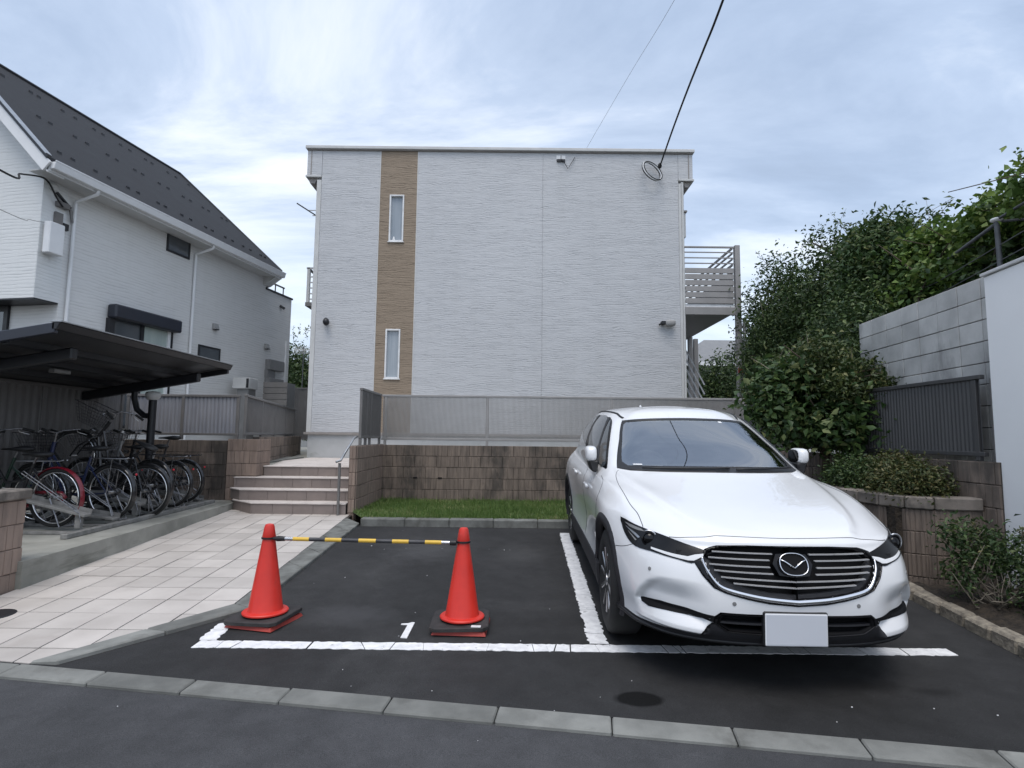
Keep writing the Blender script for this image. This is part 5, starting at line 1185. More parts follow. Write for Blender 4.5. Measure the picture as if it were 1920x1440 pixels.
# ---------------------------------------------------------------- car
RINGS = [
 [(0.0, 0.06, 0.265),(0.36, 0.09, 0.265),(0.615, 0.18, 0.27),(0.772, 0.34, 0.28),(0.845, 0.52, 0.295),(0.895, 0.93, 0.24),(0.895, 1.45, 0.25),(0.895, 2.1, 0.26),(0.895, 3.0, 0.26),(0.895, 3.88, 0.28),(0.87, 4.45, 0.3),(0.62, 4.78, 0.3),(0.0, 4.84, 0.3)],
 [(0.0, 0.012, 0.335),(0.36, 0.035, 0.335),(0.617, 0.125, 0.345),(0.762, 0.29, 0.355),(0.845, 0.5, 0.37),(0.91, 0.93, 0.34),(0.905, 1.45, 0.35),(0.905, 2.1, 0.36),(0.905, 3.0, 0.36),(0.91, 3.88, 0.38),(0.885, 4.46, 0.4),(0.64, 4.8, 0.4),(0.0, 4.87, 0.4)],
 [(0.0, 0.0, 0.43),(0.36, 0.02, 0.43),(0.617, 0.1, 0.44),(0.772, 0.26, 0.455),(0.855, 0.48, 0.465),(0.915, 0.93, 0.47),(0.9, 1.45, 0.48),(0.895, 2.1, 0.49),(0.895, 3.0, 0.5),(0.915, 3.88, 0.52),(0.89, 4.46, 0.54),(0.66, 4.79, 0.54),(0.0, 4.86, 0.54)],
 [(0.0, 0.0, 0.54),(0.36, 0.025, 0.54),(0.617, 0.11, 0.55),(0.772, 0.275, 0.56),(0.86, 0.49, 0.57),(0.92, 0.93, 0.59),(0.905, 1.45, 0.61),(0.9, 2.1, 0.63),(0.9, 3.0, 0.64),(0.92, 3.88, 0.66),(0.895, 4.45, 0.68),(0.67, 4.76, 0.68),(0.0, 4.83, 0.68)],
 [(0.0, 0.03, 0.66),(0.36, 0.055, 0.66),(0.607, 0.14, 0.665),(0.762, 0.3, 0.675),(0.85, 0.52, 0.69),(0.915, 0.93, 0.72),(0.91, 1.45, 0.745),(0.91, 2.1, 0.76),(0.91, 3.0, 0.77),(0.92, 3.88, 0.79),(0.89, 4.42, 0.81),(0.66, 4.71, 0.81),(0.0, 4.79, 0.81)],
 [(0.0, 0.085, 0.765),(0.36, 0.11, 0.765),(0.587, 0.195, 0.765),(0.737, 0.355, 0.78),(0.825, 0.57, 0.8),(0.9, 0.93, 0.84),(0.91, 1.45, 0.865),(0.915, 2.1, 0.875),(0.915, 3.0, 0.885),(0.915, 3.88, 0.9),(0.875, 4.38, 0.92),(0.64, 4.66, 0.92),(0.0, 4.74, 0.92)],
 [(0.0, 0.14, 0.825),(0.36, 0.17, 0.825),(0.585, 0.26, 0.825),(0.725, 0.43, 0.84),(0.815, 0.65, 0.87),(0.872, 0.98, 0.905),(0.892, 1.48, 0.935),(0.895, 2.1, 0.95),(0.895, 3.0, 0.96),(0.89, 3.88, 0.975),(0.85, 4.34, 0.99),(0.62, 4.6, 0.99),(0.0, 4.68, 0.99)],
 [(0.0, 0.45, 0.915),(0.33, 0.48, 0.918),(0.55, 0.56, 0.925),(0.7, 0.72, 0.945),(0.797, 0.93, 0.973),(0.837, 1.2, 0.995),(0.867, 1.58, 1.002),(0.858, 2.15, 1.005),(0.858, 3.0, 1.02),(0.845, 3.88, 1.04),(0.8, 4.28, 1.06),(0.58, 4.54, 1.06),(0.0, 4.62, 1.06)],
 [(0.0, 1.2, 1.077),(0.33, 1.23, 1.075),(0.56, 1.31, 1.072),(0.71, 1.42, 1.065),(0.78, 1.52, 1.06),(0.825, 1.68, 1.053),(0.855, 1.92, 1.045),(0.847, 2.3, 1.045),(0.83, 3.0, 1.06),(0.81, 3.88, 1.085),(0.76, 4.22, 1.12),(0.53, 4.46, 1.14),(0.0, 4.54, 1.14)],
 [(0.0, 1.63, 1.298),(0.31, 1.66, 1.293),(0.54, 1.74, 1.278),(0.665, 1.84, 1.258),(0.725, 1.95, 1.26),(0.77, 2.1, 1.265),(0.8, 2.3, 1.275),(0.808, 2.6, 1.285),(0.795, 3.1, 1.295),(0.75, 3.85, 1.315),(0.655, 4.08, 1.34),(0.45, 4.28, 1.36),(0.0, 4.36, 1.36)],
 [(0.0, 2.06, 1.495),(0.28, 2.085, 1.49),(0.465, 2.15, 1.48),(0.555, 2.24, 1.475),(0.6, 2.34, 1.489),(0.63, 2.48, 1.506),(0.645, 2.66, 1.516),(0.647, 2.9, 1.524),(0.64, 3.3, 1.526),(0.595, 3.8, 1.516),(0.53, 4.02, 1.515),(0.34, 4.16, 1.525),(0.0, 4.22, 1.53)],
 [(0.0, 2.3, 1.585),(0.2, 2.32, 1.583),(0.33, 2.36, 1.578),(0.39, 2.44, 1.574),(0.42, 2.54, 1.58),(0.435, 2.65, 1.584),(0.44, 2.78, 1.589),(0.445, 3.0, 1.594),(0.445, 3.3, 1.594),(0.43, 3.65, 1.586),(0.38, 3.85, 1.574),(0.24, 3.95, 1.575),(0.0, 4.0, 1.577)],
 [(0.0, 2.62, 1.613),(0.0, 2.63, 1.613),(0.0, 2.65, 1.613),(0.0, 2.68, 1.613),(0.0, 2.73, 1.62),(0.0, 2.8, 1.621),(0.0, 2.88, 1.622),(0.0, 3.0, 1.623),(0.0, 3.2, 1.621),(0.0, 3.45, 1.614),(0.0, 3.58, 1.603),(0.0, 3.66, 1.6),(0.0, 3.7, 1.598)]]
CC = np.array(RINGS, float); NV, NT_ = CC.shape[:2]
MX = np.array([-1, 1, 1.])
EE = np.zeros((NV + 2, NT_ + 2, 3)); EE[1:-1, 1:-1] = CC
EE[1:-1, 0] = CC[:, 1] * MX; EE[1:-1, -1] = CC[:, -2] * MX
EE[0] = 2 * EE[1] - EE[2]; EE[-1] = EE[-3] * MX
def _crm(a, b, c, d, u):
    u = u[..., None]; return .5 * ((2 * b) + (-a + c) * u + (2 * a - 5 * b + 4 * c - d) * u * u + (-a + 3 * b - 3 * c + d) * u ** 3)
def S0(t, v):
    t = np.clip(np.asarray(t, float), 0, NT_ - 1 - 1e-9); v = np.clip(np.asarray(v, float), 0, NV - 1 - 1e-9)
    ti = t.astype(int); vi = v.astype(int)
    rows = [_crm(EE[vi + k, ti], EE[vi + k, ti + 1], EE[vi + k, ti + 2], EE[vi + k, ti + 3], t - ti) for k in range(4)]
    return _crm(*rows, v - vi)
def bumpf(t, v, t0, v0, st, sv): return np.exp(-((t - t0) / st) ** 2 - ((v - v0) / sv) ** 2)
def S(t, v):
    t = np.asarray(t, float); v = np.asarray(v, float); p = S0(t, v)
    # bonnet power lines
    cr_ = np.interp(v, [5.6, 6.2, 7.15, 7.8, 8.1], [0.95, 1.18, 2.15, 3.05, 3.3]); on = np.clip((v - 5.7) / .35, 0, 1) * np.clip((8.15 - v) / .3, 0, 1)
    p[..., 2] += 0.014 * on * np.where(t < cr_, np.exp(-((t - cr_) / .75) ** 2), np.exp(-((t - cr_) / .16) ** 2))
    # scooped bumper corner above the fog slit
    ss = lambda x: np.clip(x, 0, 1) ** 2 * (3 - 2 * np.clip(x, 0, 1))
    te = np.interp(v, [1.2, 1.7, 2.23, 2.87, 3.22, 3.45], [3.46, 3.42, 3.24, 2.94, 2.65, 1.9])
    sc_ = ss((te - t) / .42) * ss((t - 1.15) / .9) * ss((3.42 - v) / 1.1) * ss((v - 1.62) / .12)
    p[..., 1] += 0.050 * sc_; p[..., 0] -= 0.016 * sc_
    # blade below the slit, leaning forward at its foot so that its top catches the sky
    bl_ = ss((3.42 - t) / .4) * ss((t - 1.30) / .12) * ss((v - .52) / .10) * ss((1.72 - v) / .08)
    p[..., 1] += bl_ * np.interp(v, [.5, .72, 1.0, 1.6], [-.010, -.030, -.016, .036])
    # flared wheel arches and hollow doors
    for tc in (4.95, 9.0): p[..., 0] += 0.012 * bumpf(t, v, tc, 3.6, .55, 1.6) * (p[..., 0] > .5)
    p[..., 0] -= 0.018 * bumpf(t, v, 7.0, 2.6, 1.3, 1.1) * (p[..., 0] > .5)
    return p
def Nn(t, v, e=.03):
    t = np.asarray(t, float); v = np.asarray(v, float)
    a = S(np.clip(t + e, 0, NT_ - 1), v) - S(np.clip(t - e, 0, NT_ - 1), v); b = S(t, np.clip(v + e, 0, NV - 1)) - S(t, np.clip(v - e, 0, NV - 1))
    n = np.cross(a, b); return n / np.maximum(np.linalg.norm(n, axis=-1, keepdims=True), 1e-9)
def inpoly(T, V, poly):
    ins = np.zeros(T.shape, bool); n = len(poly)
    for i in range(n):
        (x0, y0), (x1, y1) = poly[i], poly[(i + 1) % n]
        if y0 == y1: continue
        c = ((y0 > V) != (y1 > V)) & (T < (x1 - x0) * (V - y0) / (y1 - y0) + x0); ins ^= c
    return ins
def dens(poly, step=.06):
    out = []
    for i in range(len(poly)):
        a, b = np.array(poly[i]), np.array(poly[(i + 1) % len(poly)]); k = max(1, int(np.linalg.norm(b - a) / step))
        for j in range(k): out.append(tuple(a + (b - a) * j / k))
    return out
def smoothp(poly, n=3, closed=True):
    # Catmull-Rom through the outline points
    P = np.array(poly, float); m = len(P); out = []
    for i in range(m if closed else m - 1):
        p0, p1, p2, p3 = (P[(i + k - 1) % m] if closed else P[min(max(i + k - 1, 0), m - 1)] for k in range(4))
        for j in range(n):
            u = j / n; out.append(tuple(.5 * ((2 * p1) + (-p0 + p2) * u + (2 * p0 - 5 * p1 + 4 * p2 - p3) * u * u + (-p0 + 3 * p1 - 3 * p2 + p3) * u ** 3)))
    if not closed: out.append(tuple(P[-1]))
    return out
car = thing('parked_suv', 'large white SUV parked nose-out beside the planter', 'car', (1.545, 3.14, 0.1005))
_ay = Vector((.02, 1, .032)).normalized(); _ax = Vector((1, -.02, 0)).normalized(); _az = _ax.cross(_ay)
car.rotation_euler = Matrix(((_ax.x, _ay.x, _az.x), (_ax.y, _ay.y, _az.y), (_ax.z, _ay.z, _az.z))).to_euler()
def cq(n, mb, m, s=None, u=None): return obj(n, mb, m, u or car, s)
def patch(mb, poly, off, mirror, skirt=.012, step=.07, push=None):
    poly = dens(poly, step); k = len(poly)
    P = np.array(poly); t0, v0 = P.min(0); t1, v1 = P.max(0)
    gt, gv = np.meshgrid(np.arange(t0 + step * .5, t1, step), np.arange(v0 + step * .5, v1, step)); m = inpoly(gt, gv, poly)
    it = np.stack([gt[m], gv[m]], 1)
    if len(it):
        dd = np.min(np.linalg.norm(it[:, None, :] - P[None], axis=2), axis=1); it = it[dd > step * .45]
    pts = [Vector(q) for q in poly] + [Vector(q) for q in it]
    r = delaunay_2d_cdt(pts, [], [list(range(k))], 1, 1e-6)
    vv = np.array([tuple(q) for q in r[0]]); ff = r[2]
    p = S(vv[:, 0], vv[:, 1]); nn = Nn(vv[:, 0], vv[:, 1]); q = p + nn * off
    if push: q[:, 1] += push
    bt = np.array(poly); bp = S(bt[:, 0], bt[:, 1]); bn = Nn(bt[:, 0], bt[:, 1]); b0 = bp + bn * off; b1 = bp + bn * (off - skirt)
    if push: b0[:, 1] += push; b1[:, 1] += push
    for side in ((1, -1) if mirror else (1,)):
        mm = np.array([side, 1, 1.])
        # orientation
        f = []
        for tri in ff:
            a, b_, c = (q[i] for i in tri[:3]); nrm = np.cross(b_ - a, c - a)
            good = np.dot(nrm, nn[tri[0]]) > 0
            if side < 0: good = not good
            f.append(tuple(tri) if good else tuple(tri[::-1]))
        mb.add(q * mm, f)
        if skirt:
            o = len(mb.v); mb.add(np.vstack([b0, b1]) * mm, [(i, (i + 1) % k, k + (i + 1) % k, k + i) for i in range(k)])
    return mb
def duo(name, poly, off, skirt, mat, smooth=50, under=None, step=.07):
    # one object for each side of the car
    for side in (1, -1):
        m2 = MB(); patch(m2, poly, off, False, skirt, step)
        if side < 0: m2.v = [(-x, y, z) for x, y, z in m2.v]; m2.f = [q[::-1] for q in m2.f]
        o = cq(name, m2, mat, smooth, under)
    return o
def weld(o, dist=.0004):
    bm_ = bmesh.new(); bm_.from_mesh(o.data); bmesh.ops.remove_doubles(bm_, verts=bm_.verts, dist=dist); bm_.to_mesh(o.data); bm_.free(); return o
def onsurf(poly, off=0.0): P = np.array(poly, float); return S(P[:, 0], P[:, 1]) + Nn(P[:, 0], P[:, 1]) * off
HEAD = [(4.17, 5.52), (3.59, 5.6), (3.08, 5.63), (2.56, 5.6), (2.18, 5.45), (1.78, 5.12), (1.41, 4.87), (1.34, 4.78), (1.39, 4.57), (1.58, 4.20), (1.74, 4.17), (1.96, 4.24), (2.41, 4.30), (2.76, 4.32), (3.16, 4.28), (3.48, 4.33), (3.78, 4.50), (4.04, 4.84)]
DRL = [(2.74, 4.52), (2.43, 4.50), (2.09, 4.46), (1.74, 4.44), (1.58, 4.56), (1.39, 4.64), (1.4, 4.52), (1.6, 4.28), (1.74, 4.26), (2.08, 4.32), (2.45, 4.39), (2.73, 4.43)]
GR = [(0.0, 5.24), (0.59, 5.24), (1.06, 5.12), (1.3, 4.85), (1.4, 4.62), (1.39, 4.32), (1.3, 3.8), (1.11, 3.33), (0.79, 3.10), (0.4, 2.92), (0.0, 2.82)]
MID = [(1.46, 4.42), (1.36, 3.83), (1.16, 3.27), (1.05, 3.15), (0.71, 2.94), (0.4, 2.77), (0.0, 2.66)]
OUTR = [(1.60, 4.22), (1.44, 3.67), (1.24, 3.2), (1.05, 3.02), (0.71, 2.80), (0.4, 2.63), (0.0, 2.53)]
INT = [(0.0, 2.06), (0.53, 2.05), (1.12, 2.05), (1.18, 1.87), (1.21, 1.47), (1.0, 1.07), (0.49, 0.98), (0.0, 0.98)]
SLIT = [(3.11, 1.75), (2.44, 1.97), (1.79, 1.98), (1.44, 1.9), (1.18, 1.87), (1.19, 1.57), (1.3, 1.55), (1.79, 1.62), (2.2, 1.6), (2.79, 1.47), (3.01, 1.57)]
CLAD = [(0.0, 1.0), (0.49, 1.0), (1.0, 1.09), (1.21, 1.49), (1.29, 1.53), (1.48, 0.80), (1.52, 0.60), (2.0, .52), (2.5, .42), (3.2, .33), (4.0, .30), (4.25, .35), (4.25, 0.0), (3.2, 0.0), (2.0, 0.0), (1.0, 0.0), (0.0, 0.0)]
SIDEW = [(8.38, 8.87), (8.78, 9.2), (8.62, 9.58), (7.71, 9.93), (6.44, 9.97), (4.9, 9.95), (4.25, 9.88), (3.92, 9.63), (3.78, 8.95), (4.12, 8.12), (4.76, 8.17), (6.0, 8.40), (7.3, 8.62)]
WS = [(0.0, 8.03), (1.2, 8.03), (2.41, 8.04), (3.10, 8.12), (2.98, 8.48), (2.80, 9.2), (2.82, 9.93), (1.8, 9.97), (0.0, 9.98)]
WSG = [(0.0, 8.20), (1.2, 8.20), (2.45, 8.21), (2.70, 8.35), (2.68, 8.6), (2.58, 9.2), (2.60, 9.78), (2.45, 9.86), (1.2, 9.88), (0.0, 9.88)]
# body grid with openings
tg = np.concatenate([np.arange(0, 5.6, .05), np.arange(5.6, 12.0001, .1)]); tg[-1] = 12.0
vg = np.concatenate([np.arange(0, 6.4, .06), np.arange(6.4, 12.0001, .08)]); vg[-1] = 12.0
Tg, Vg = np.meshgrid(tg, vg); Pg = S(Tg, Vg)
tc = (Tg[:-1, :-1] + Tg[1:, 1:]) / 2; vc = (Vg[:-1, :-1] + Vg[1:, 1:]) / 2; pcn = S(tc, vc)
kill = inpoly(tc, vc, GR) | inpoly(tc, vc, INT) | inpoly(tc, vc, WSG)
AXF, AXR, WZ = .945, 3.875, .355
for ya in (AXF, AXR): kill |= (np.hypot(pcn[..., 1] - ya, pcn[..., 2] - WZ) < .415) & (pcn[..., 0] > .6) & (vc < 6)
body = MB(); nr_, nc_ = Tg.shape
for side in (1, -1):
    o = len(body.v); body.v.extend(map(tuple, (Pg * np.array([side, 1, 1.])).reshape(-1, 3)))
    for j in range(nr_ - 1):
        for i in range(nc_ - 1):
            if kill[j, i]: continue
            q4 = (o + j * nc_ + i, o + j * nc_ + i + 1, o + (j + 1) * nc_ + i + 1, o + (j + 1) * nc_ + i)
            body.f.append(q4 if side > 0 else q4[::-1])
ob = cq('body', body, 'car_white', True)
weld(ob, .0002); ob.data.shade_smooth()
# grille
half = lambda poly: poly
def sym(poly): return [(t, v) for t, v in poly]
gp = MB(); patch(gp, GR, -.055, True, skirt=-.06); grille = weld(cq('grille', gp, 'matt_black', True))
for (a, c) in (((1.21, 4.83), (0.27, 4.80)), ((1.3, 4.53), (0.33, 4.50)), ((1.29, 4.23), (0.34, 4.20)), ((1.21, 3.97), (0.31, 3.91)), ((1.1, 3.70), (0.0, 3.60)), ((0.9, 3.47), (0.0, 3.34))):
    for side in (1, -1):
        P = onsurf([(a[0] + (c[0] - a[0]) * k / 10, a[1] + (c[1] - a[1]) * k / 10) for k in range(11)], -.004) * np.array([side, 1, 1.])
        mb = MB()
        for k in range(10): mb.beam(P[k], P[k + 1], .016, .0052)
        cq('slat', mb, 'slat_silver', None, grille)
ins = patch(MB(), GR[4:] + [(0.0, 3.05), (0.4, 3.16), (0.72, 3.33), (1.0, 3.55), (1.16, 3.95), (1.26, 4.4)], -.02, True, skirt=.03); weld(cq('inner_bezel', ins, 'clad', True, grille))
wing = [((a[0] + b_[0]) / 2, (a[1] + b_[1]) / 2) for a, b_ in zip(GR[4:], MID)]
wing = smoothp(wing, 4, False); Pw = onsurf(wing, .004); rw_ = np.interp(np.arange(len(wing)), [0, 6, 14, len(wing) - 1], [.004, .007, .0125, .014]); Pw = np.vstack([Pw * MX, Pw[::-1][1:]]); rw_ = np.concatenate([rw_, rw_[::-1][1:]])
cq('chrome_wing', MB().tube(Pw, rw_, 10), 'chrome', True, grille)
dk = patch(MB(), MID + OUTR[::-1], .004, True, skirt=.03); weld(cq('wing_edge_strip', dk, 'gloss_black', 50, grille))  # gloss black strip along the outside of the chrome wing
topb = patch(MB(), [(0.0, 5.30), (0.6, 5.30), (1.1, 5.18), (1.36, 4.90), (1.42, 4.60), (1.36, 4.62), (1.29, 4.83), (1.05, 5.08), (0.58, 5.18), (0.0, 5.18)], .004, True, skirt=.05); weld(cq('grille_lip', topb, 'gloss_black', 50, grille))
# emblem
ec = S(np.array([0.]), np.array([4.32]))[0]; en = Nn(np.array([0.]), np.array([4.32]))[0]; en = np.array([0, en[1], en[2]]); en /= np.linalg.norm(en); eu = np.cross(np.array([1., 0, 0]), en); eu = eu if eu[2] > 0 else -eu
E2 = lambda a, b_, o=.012: ec + np.array([1., 0, 0]) * a + eu * b_ + en * o
se = lambda a, e: math.copysign(abs(a) ** e, a)
ring = [E2(.075 * se(math.cos(R(k * 10)), .82), .059 * se(math.sin(R(k * 10)), .82)) for k in range(36)]
em = MB(); V = [E2(0, 0, .006)] + [E2(.073 * se(math.cos(R(k * 10)), .82), .057 * se(math.sin(R(k * 10)), .82), .006) for k in range(36)]
em.add(V, [(0, k + 1, (k + 1) % 36 + 1) for k in range(36)]); emb = cq('emblem', em, 'matt_black', None, grille)
cq('emblem_mount', patch(MB(), [(0.0, 4.85), (.22, 4.80), (.29, 4.35), (.22, 3.85), (0.0, 3.78)], -.003, True, skirt=.05), 'gloss_black', True, grille)
wg_ = MB(); wg_.tube(ring, .0032, 6, closed=True)
for s_ in (1, -1): wg_.tube([E2(s_ * .073, .026), E2(s_ * .047, .014), E2(s_ * .025, -.002), E2(0, -.022)], [.003, .0045, .005, .0035], 6)
cq('emblem_ring', wg_, 'chrome', True, grille)
# lamps
for side in (1, -1):
    mm = np.array([side, 1, 1.])
    def onehalf(poly, off, skirt, mat, nm, under, step=.06):
        m2 = MB(); patch(m2, poly, off, False, skirt, step)
        if side < 0: m2.v = [(-x, y, z) for x, y, z in m2.v]; m2.f = [f[::-1] for f in m2.f]
        return cq(nm, m2, mat, 60, under)
    h = onehalf(smoothp(HEAD, 2), .004, .02, 'lamp_dark', 'headlight', None)
    onehalf(DRL, .008, .008, 'white_plastic', 'light_guide', h)
    onehalf([(3.95, 5.32), (3.60, 5.42), (3.15, 5.44), (3.0, 5.30), (3.3, 5.18), (3.7, 5.16)], .006, .004, 'mid_grey', 'lamp_brow', h)
    onehalf([(3.90, 5.08), (3.85, 5.02), (3.25, 4.72), (3.17, 4.80), (3.40, 4.95)], .007, .004, 'satin', 'lamp_bar', h)
    onehalf([(3.75, 4.86), (3.70, 4.80), (3.35, 4.55), (3.30, 4.60)], .007, .004, 'mid_grey', 'lamp_bar', h)
    lc = S(np.array([2.84]), np.array([4.9]))[0]; ln_ = Nn(np.array([2.84]), np.array([4.9]))[0]
    fw = np.array([.25, -1, .12]); fw /= np.linalg.norm(fw)
    m3 = MB().lathe([(.046, -.004), (.046, .006), (.036, .010), (.034, .004), (.030, .010), (.018, .018), (0, .021)], 24, lc * mm + (ln_ * mm) * .003, (fw if side > 0 else fw * mm))
    cq('projector', m3, 'gloss_black', 40, h)
    m3 = MB(); ux_ = np.cross(fw * (mm if side < 0 else 1), [0, 0, 1]); ux_ /= np.linalg.norm(ux_)
    m3.tube([lc * mm + ln_ * mm * .008 + ux_ * .046 * math.cos(a) * 1 + np.array([0, 0, 1]) * .046 * math.sin(a) for a in [R(60 + 24 * k) for k in range(10)]], .006, 6); cq('projector_ring', m3, 'satin', True, h)
# lower bumper
weld(cq('lower_cladding', patch(MB(), CLAD, .006, True, skirt=.03), 'clad', 50))
it = weld(cq('lower_intake', patch(MB(), INT, -.06, True, skirt=-.07), 'matt_black', True))
weld(cq('intake_frame', patch(MB(), [(0.0, 2.12), (0.55, 2.11), (1.14, 2.11), (1.24, 1.88), (1.27, 1.45), (1.03, 1.0), (0.0, .95), (0.0, 1.06), (.97, 1.13), (1.15, 1.48), (1.13, 1.84), (1.09, 1.98), (0.0, 1.99)], .004, True, skirt=.03), 'matt_black', 50, it))
for v_ in (1.55,):
    P = onsurf([(1.15 - 1.15 * k / 10, v_) for k in range(11)], -.02)
    P = np.vstack([P, (P * MX)[::-1][1:]]); mb = MB()
    for k in range(len(P) - 1): mb.beam(P[k], P[k + 1], .03, .010)
    cq('intake_bar', mb, 'clad', None, it)
duo('fog_slit', SLIT, .003, .012, 'matt_black')
# skid edge line under the bumper
P = onsurf([(k * .25, .06) for k in range(18)], .004); P = np.vstack([(P * MX)[::-1], P[1:]]); cq('lip', MB().tube(P, .012, 6), 'plastic_black', True)
# glass
ws = cq('windscreen', patch(MB(), WSG, .001, True, skirt=.0, step=.15), 'windscreen', True); weld(ws)
weld(cq('windscreen_border', patch(MB(), [(0.0, 8.03), (1.2, 8.03), (2.41, 8.04), (3.10, 8.12), (2.98, 8.48), (2.80, 9.2), (2.84, 9.95), (1.8, 9.99), (0.0, 10.0), (0.0, 9.87), (1.2, 9.87), (2.44, 9.85), (2.59, 9.77), (2.57, 9.2), (2.67, 8.6), (2.69, 8.36), (2.44, 8.22), (1.2, 8.21), (0.0, 8.21)], .003, True, skirt=.006), 'plastic_black', True, ws))
weld(cq('sensor_shade', patch(MB(), [(0.0, 9.9), (.62, 9.9), (.56, 9.75), (.36, 9.62), (.22, 9.50), (0.0, 9.48)], -.004, True, skirt=.0), 'plastic_black', True, ws))
cq('inspection_sticker', patch(MB(), [(0.95, 9.86), (1.08, 9.86), (1.08, 9.78), (.95, 9.78)], .002, False, skirt=.0, step=.03), 'white_plastic', None, ws)
m2 = patch(MB(), [(2.2, 8.24), (1.85, 8.235), (1.85, 8.27), (2.2, 8.275)], .003, False, skirt=0, step=.03); m2.v = [(-x, y, z) for x, y, z in m2.v]; cq('dash_card', m2, 'white_plastic', None, ws)
sw_ = duo('side_glass', smoothp(SIDEW, 3), .003, .01, 'gloss_black', 50, None, .12)
for (a, c, w_) in (((7.34, 8.66), (7.19, 9.93), .05), ((5.22, 8.26), (4.70, 9.93), .06)):
    for side in (1, -1):
        P = onsurf([(a[0] + (c[0] - a[0]) * k / 8, a[1] + (c[1] - a[1]) * k / 8) for k in range(9)], .003) * np.array([side, 1, 1.]); cq('window_pillar', MB().tube(P, .012, 6), 'plastic_black', True, sw_)
for (pl, of) in (([(6.9, 8.72), (5.5, 8.46), (4.98, 9.85), (6.9, 9.86)], .006), ([(8.45, 9.0), (7.55, 8.78), (7.42, 9.8), (8.4, 9.55)], .006), ([(5.0, 8.30), (4.3, 8.25), (4.05, 8.9), (4.2, 9.6), (4.5, 9.8)], .006)):
    duo('pane', smoothp(pl, 3), of, .004, 'pane', 50, sw_, .12)
weld(cq('rear_glass', patch(MB(), [(12.0, 8.2), (11.0, 8.2), (10.4, 8.4), (10.5, 9.7), (11.2, 9.9), (12.0, 9.9)], .003, True, skirt=.01, step=.15), 'pane', 50))
# arches, sills, trims, shut lines
sideP = Pg.reshape(-1, 3)[(Pg.reshape(-1, 3)[:, 0] > .70) & (Vg.reshape(-1) < 6.5)]
for ya in (AXF, AXR):
    for side in (1, -1):
        mb = MB(); V = []; n = 40
        for k in range(n + 1):
            a = R(-17 + 214 * k / n)
            for rr, ox in ((.405, -.045), (.405, .006), (.440, .010), (.462, .000)):
                y = ya + rr * math.cos(a); z = max(WZ + rr * math.sin(a), .25)
                j = np.argmin((sideP[:, 1] - y) ** 2 + (sideP[:, 2] - z) ** 2); V.append((side * (sideP[j][0] + ox), y, z))
        mb.add(V, [(k * 4 + i, k * 4 + i + 1, k * 4 + 5 + i, k * 4 + 4 + i) for k in range(n) for i in range(3)])
        cq('arch_cladding', mb, 'clad', True)
duo('sill_cladding', [(5.55, 0.0), (6.5, 0.0), (8.4, 0.0), (8.4, 1.35), (7.0, 1.35), (5.55, 1.45)], .008, .02, 'clad', 50, None, .1)
for side in (1, -1):
    mm = np.array([side, 1, 1.])
    cq('roof_trim', MB().tube(onsurf([(2.86 + k * .32, 10.10 + .22 * min(1, k / 4)) for k in range(22)], .0) * mm, .011, 6), 'plastic_black', True)
    for poly in ([(3.06, 8.02), (3.45, 7.8), (3.74, 7.27), (3.58, 6.68), (3.25, 6.35), (3.12, 5.95), (3.09, 5.66)], [(2.2, 5.52), (1.95, 5.62), (1.65, 5.76), (1.25, 5.86), (0.9, 5.90), (0.0, 5.92)],
                 [(5.72, 1.6), (5.72, 3.2), (5.70, 5.0), (5.55, 6.5), (5.2, 7.6)], [(7.15, 1.5), (7.15, 4.0), (7.2, 6.5), (7.32, 8.5)], [(3.45, 4.36), (3.9, 4.0), (4.25, 3.75)]):
        cq('shut_line', MB().tube(onsurf(smoothp(poly, 6, False), -.0008) * mm, .0026, 5), 'plastic_black', True)
    for (t_, v_) in ((6.55, 5.35), (7.75, 5.55)):
        cq('door_handle', MB().tube(onsurf([(t_ - .02, v_), (t_ + .08, v_ + .02), (t_ + .26, v_ + .03), (t_ + .30, v_)], .02) * mm, .014, 8), 'car_white', True)
for t_, v_ in ((2.75, 3.5), (0.91, 2.57)):
    for side in (1, -1):
        p = S(np.array([t_]), np.array([v_]))[0] * np.array([side, 1, 1.]); n_ = Nn(np.array([t_]), np.array([v_]))[0] * np.array([side, 1, 1.])
        cq('parking_sensor', MB().lathe([(.011, -.003), (.011, .002), (0, .003)], 14, p, n_), 'mid_grey', 40)
# plate
pz = .368; py = float(S(np.array([0.]), np.array([1.4]))[0][1])
pl = cq('number_plate', MB().box(-.173, .143, -.0155, -.0145, pz - .078, pz + .078), 'plate'); cq('plate_rim', MB().box(-.180, .150, -.014, -.009, pz - .0845, pz + .0845, .004), 'plate_rim', None, pl); cq('plate_holder', MB().box(-.187, .157, -.0085, .03, pz - .09, pz + .092, .008), 'plastic_black', None, pl)
# mirrors, folded in
for side in (1, -1):
    dx_ = -.020 if side > 0 else .012
    f_ = lambda pts: [(side * (x + dx_), y, z) for x, y, z in pts]
    mr = cq('mirror', MB().ell((side * (.888 + dx_), 1.76, 1.185), (.050, .110, .066), 18, 12, .62), 'car_white', True)
    cq('mirror_base', MB().hexa(f_([(.84, 1.66, 1.03), (.89, 1.66, 1.04), (.89, 1.80, 1.04), (.84, 1.80, 1.03), (.83, 1.66, 1.135), (.92, 1.67, 1.135), (.92, 1.84, 1.135), (.83, 1.84, 1.135)]), .015), 'plastic_black', None, mr)
    cq('mirror_glass', MB().ell((side * (.846 + dx_), 1.77, 1.185), (.014, .095, .054), 14, 8, .7), 'gloss_black', True, mr)
cq('antenna_fin', MB().hexa([(-.03, 3.95, 1.585), (.03, 3.95, 1.585), (.03, 4.12, 1.56), (-.03, 4.12, 1.56), (-.005, 4.05, 1.66), (.005, 4.05, 1.66), (.008, 4.10, 1.655), (-.008, 4.10, 1.655)], .006), 'car_white', 60)
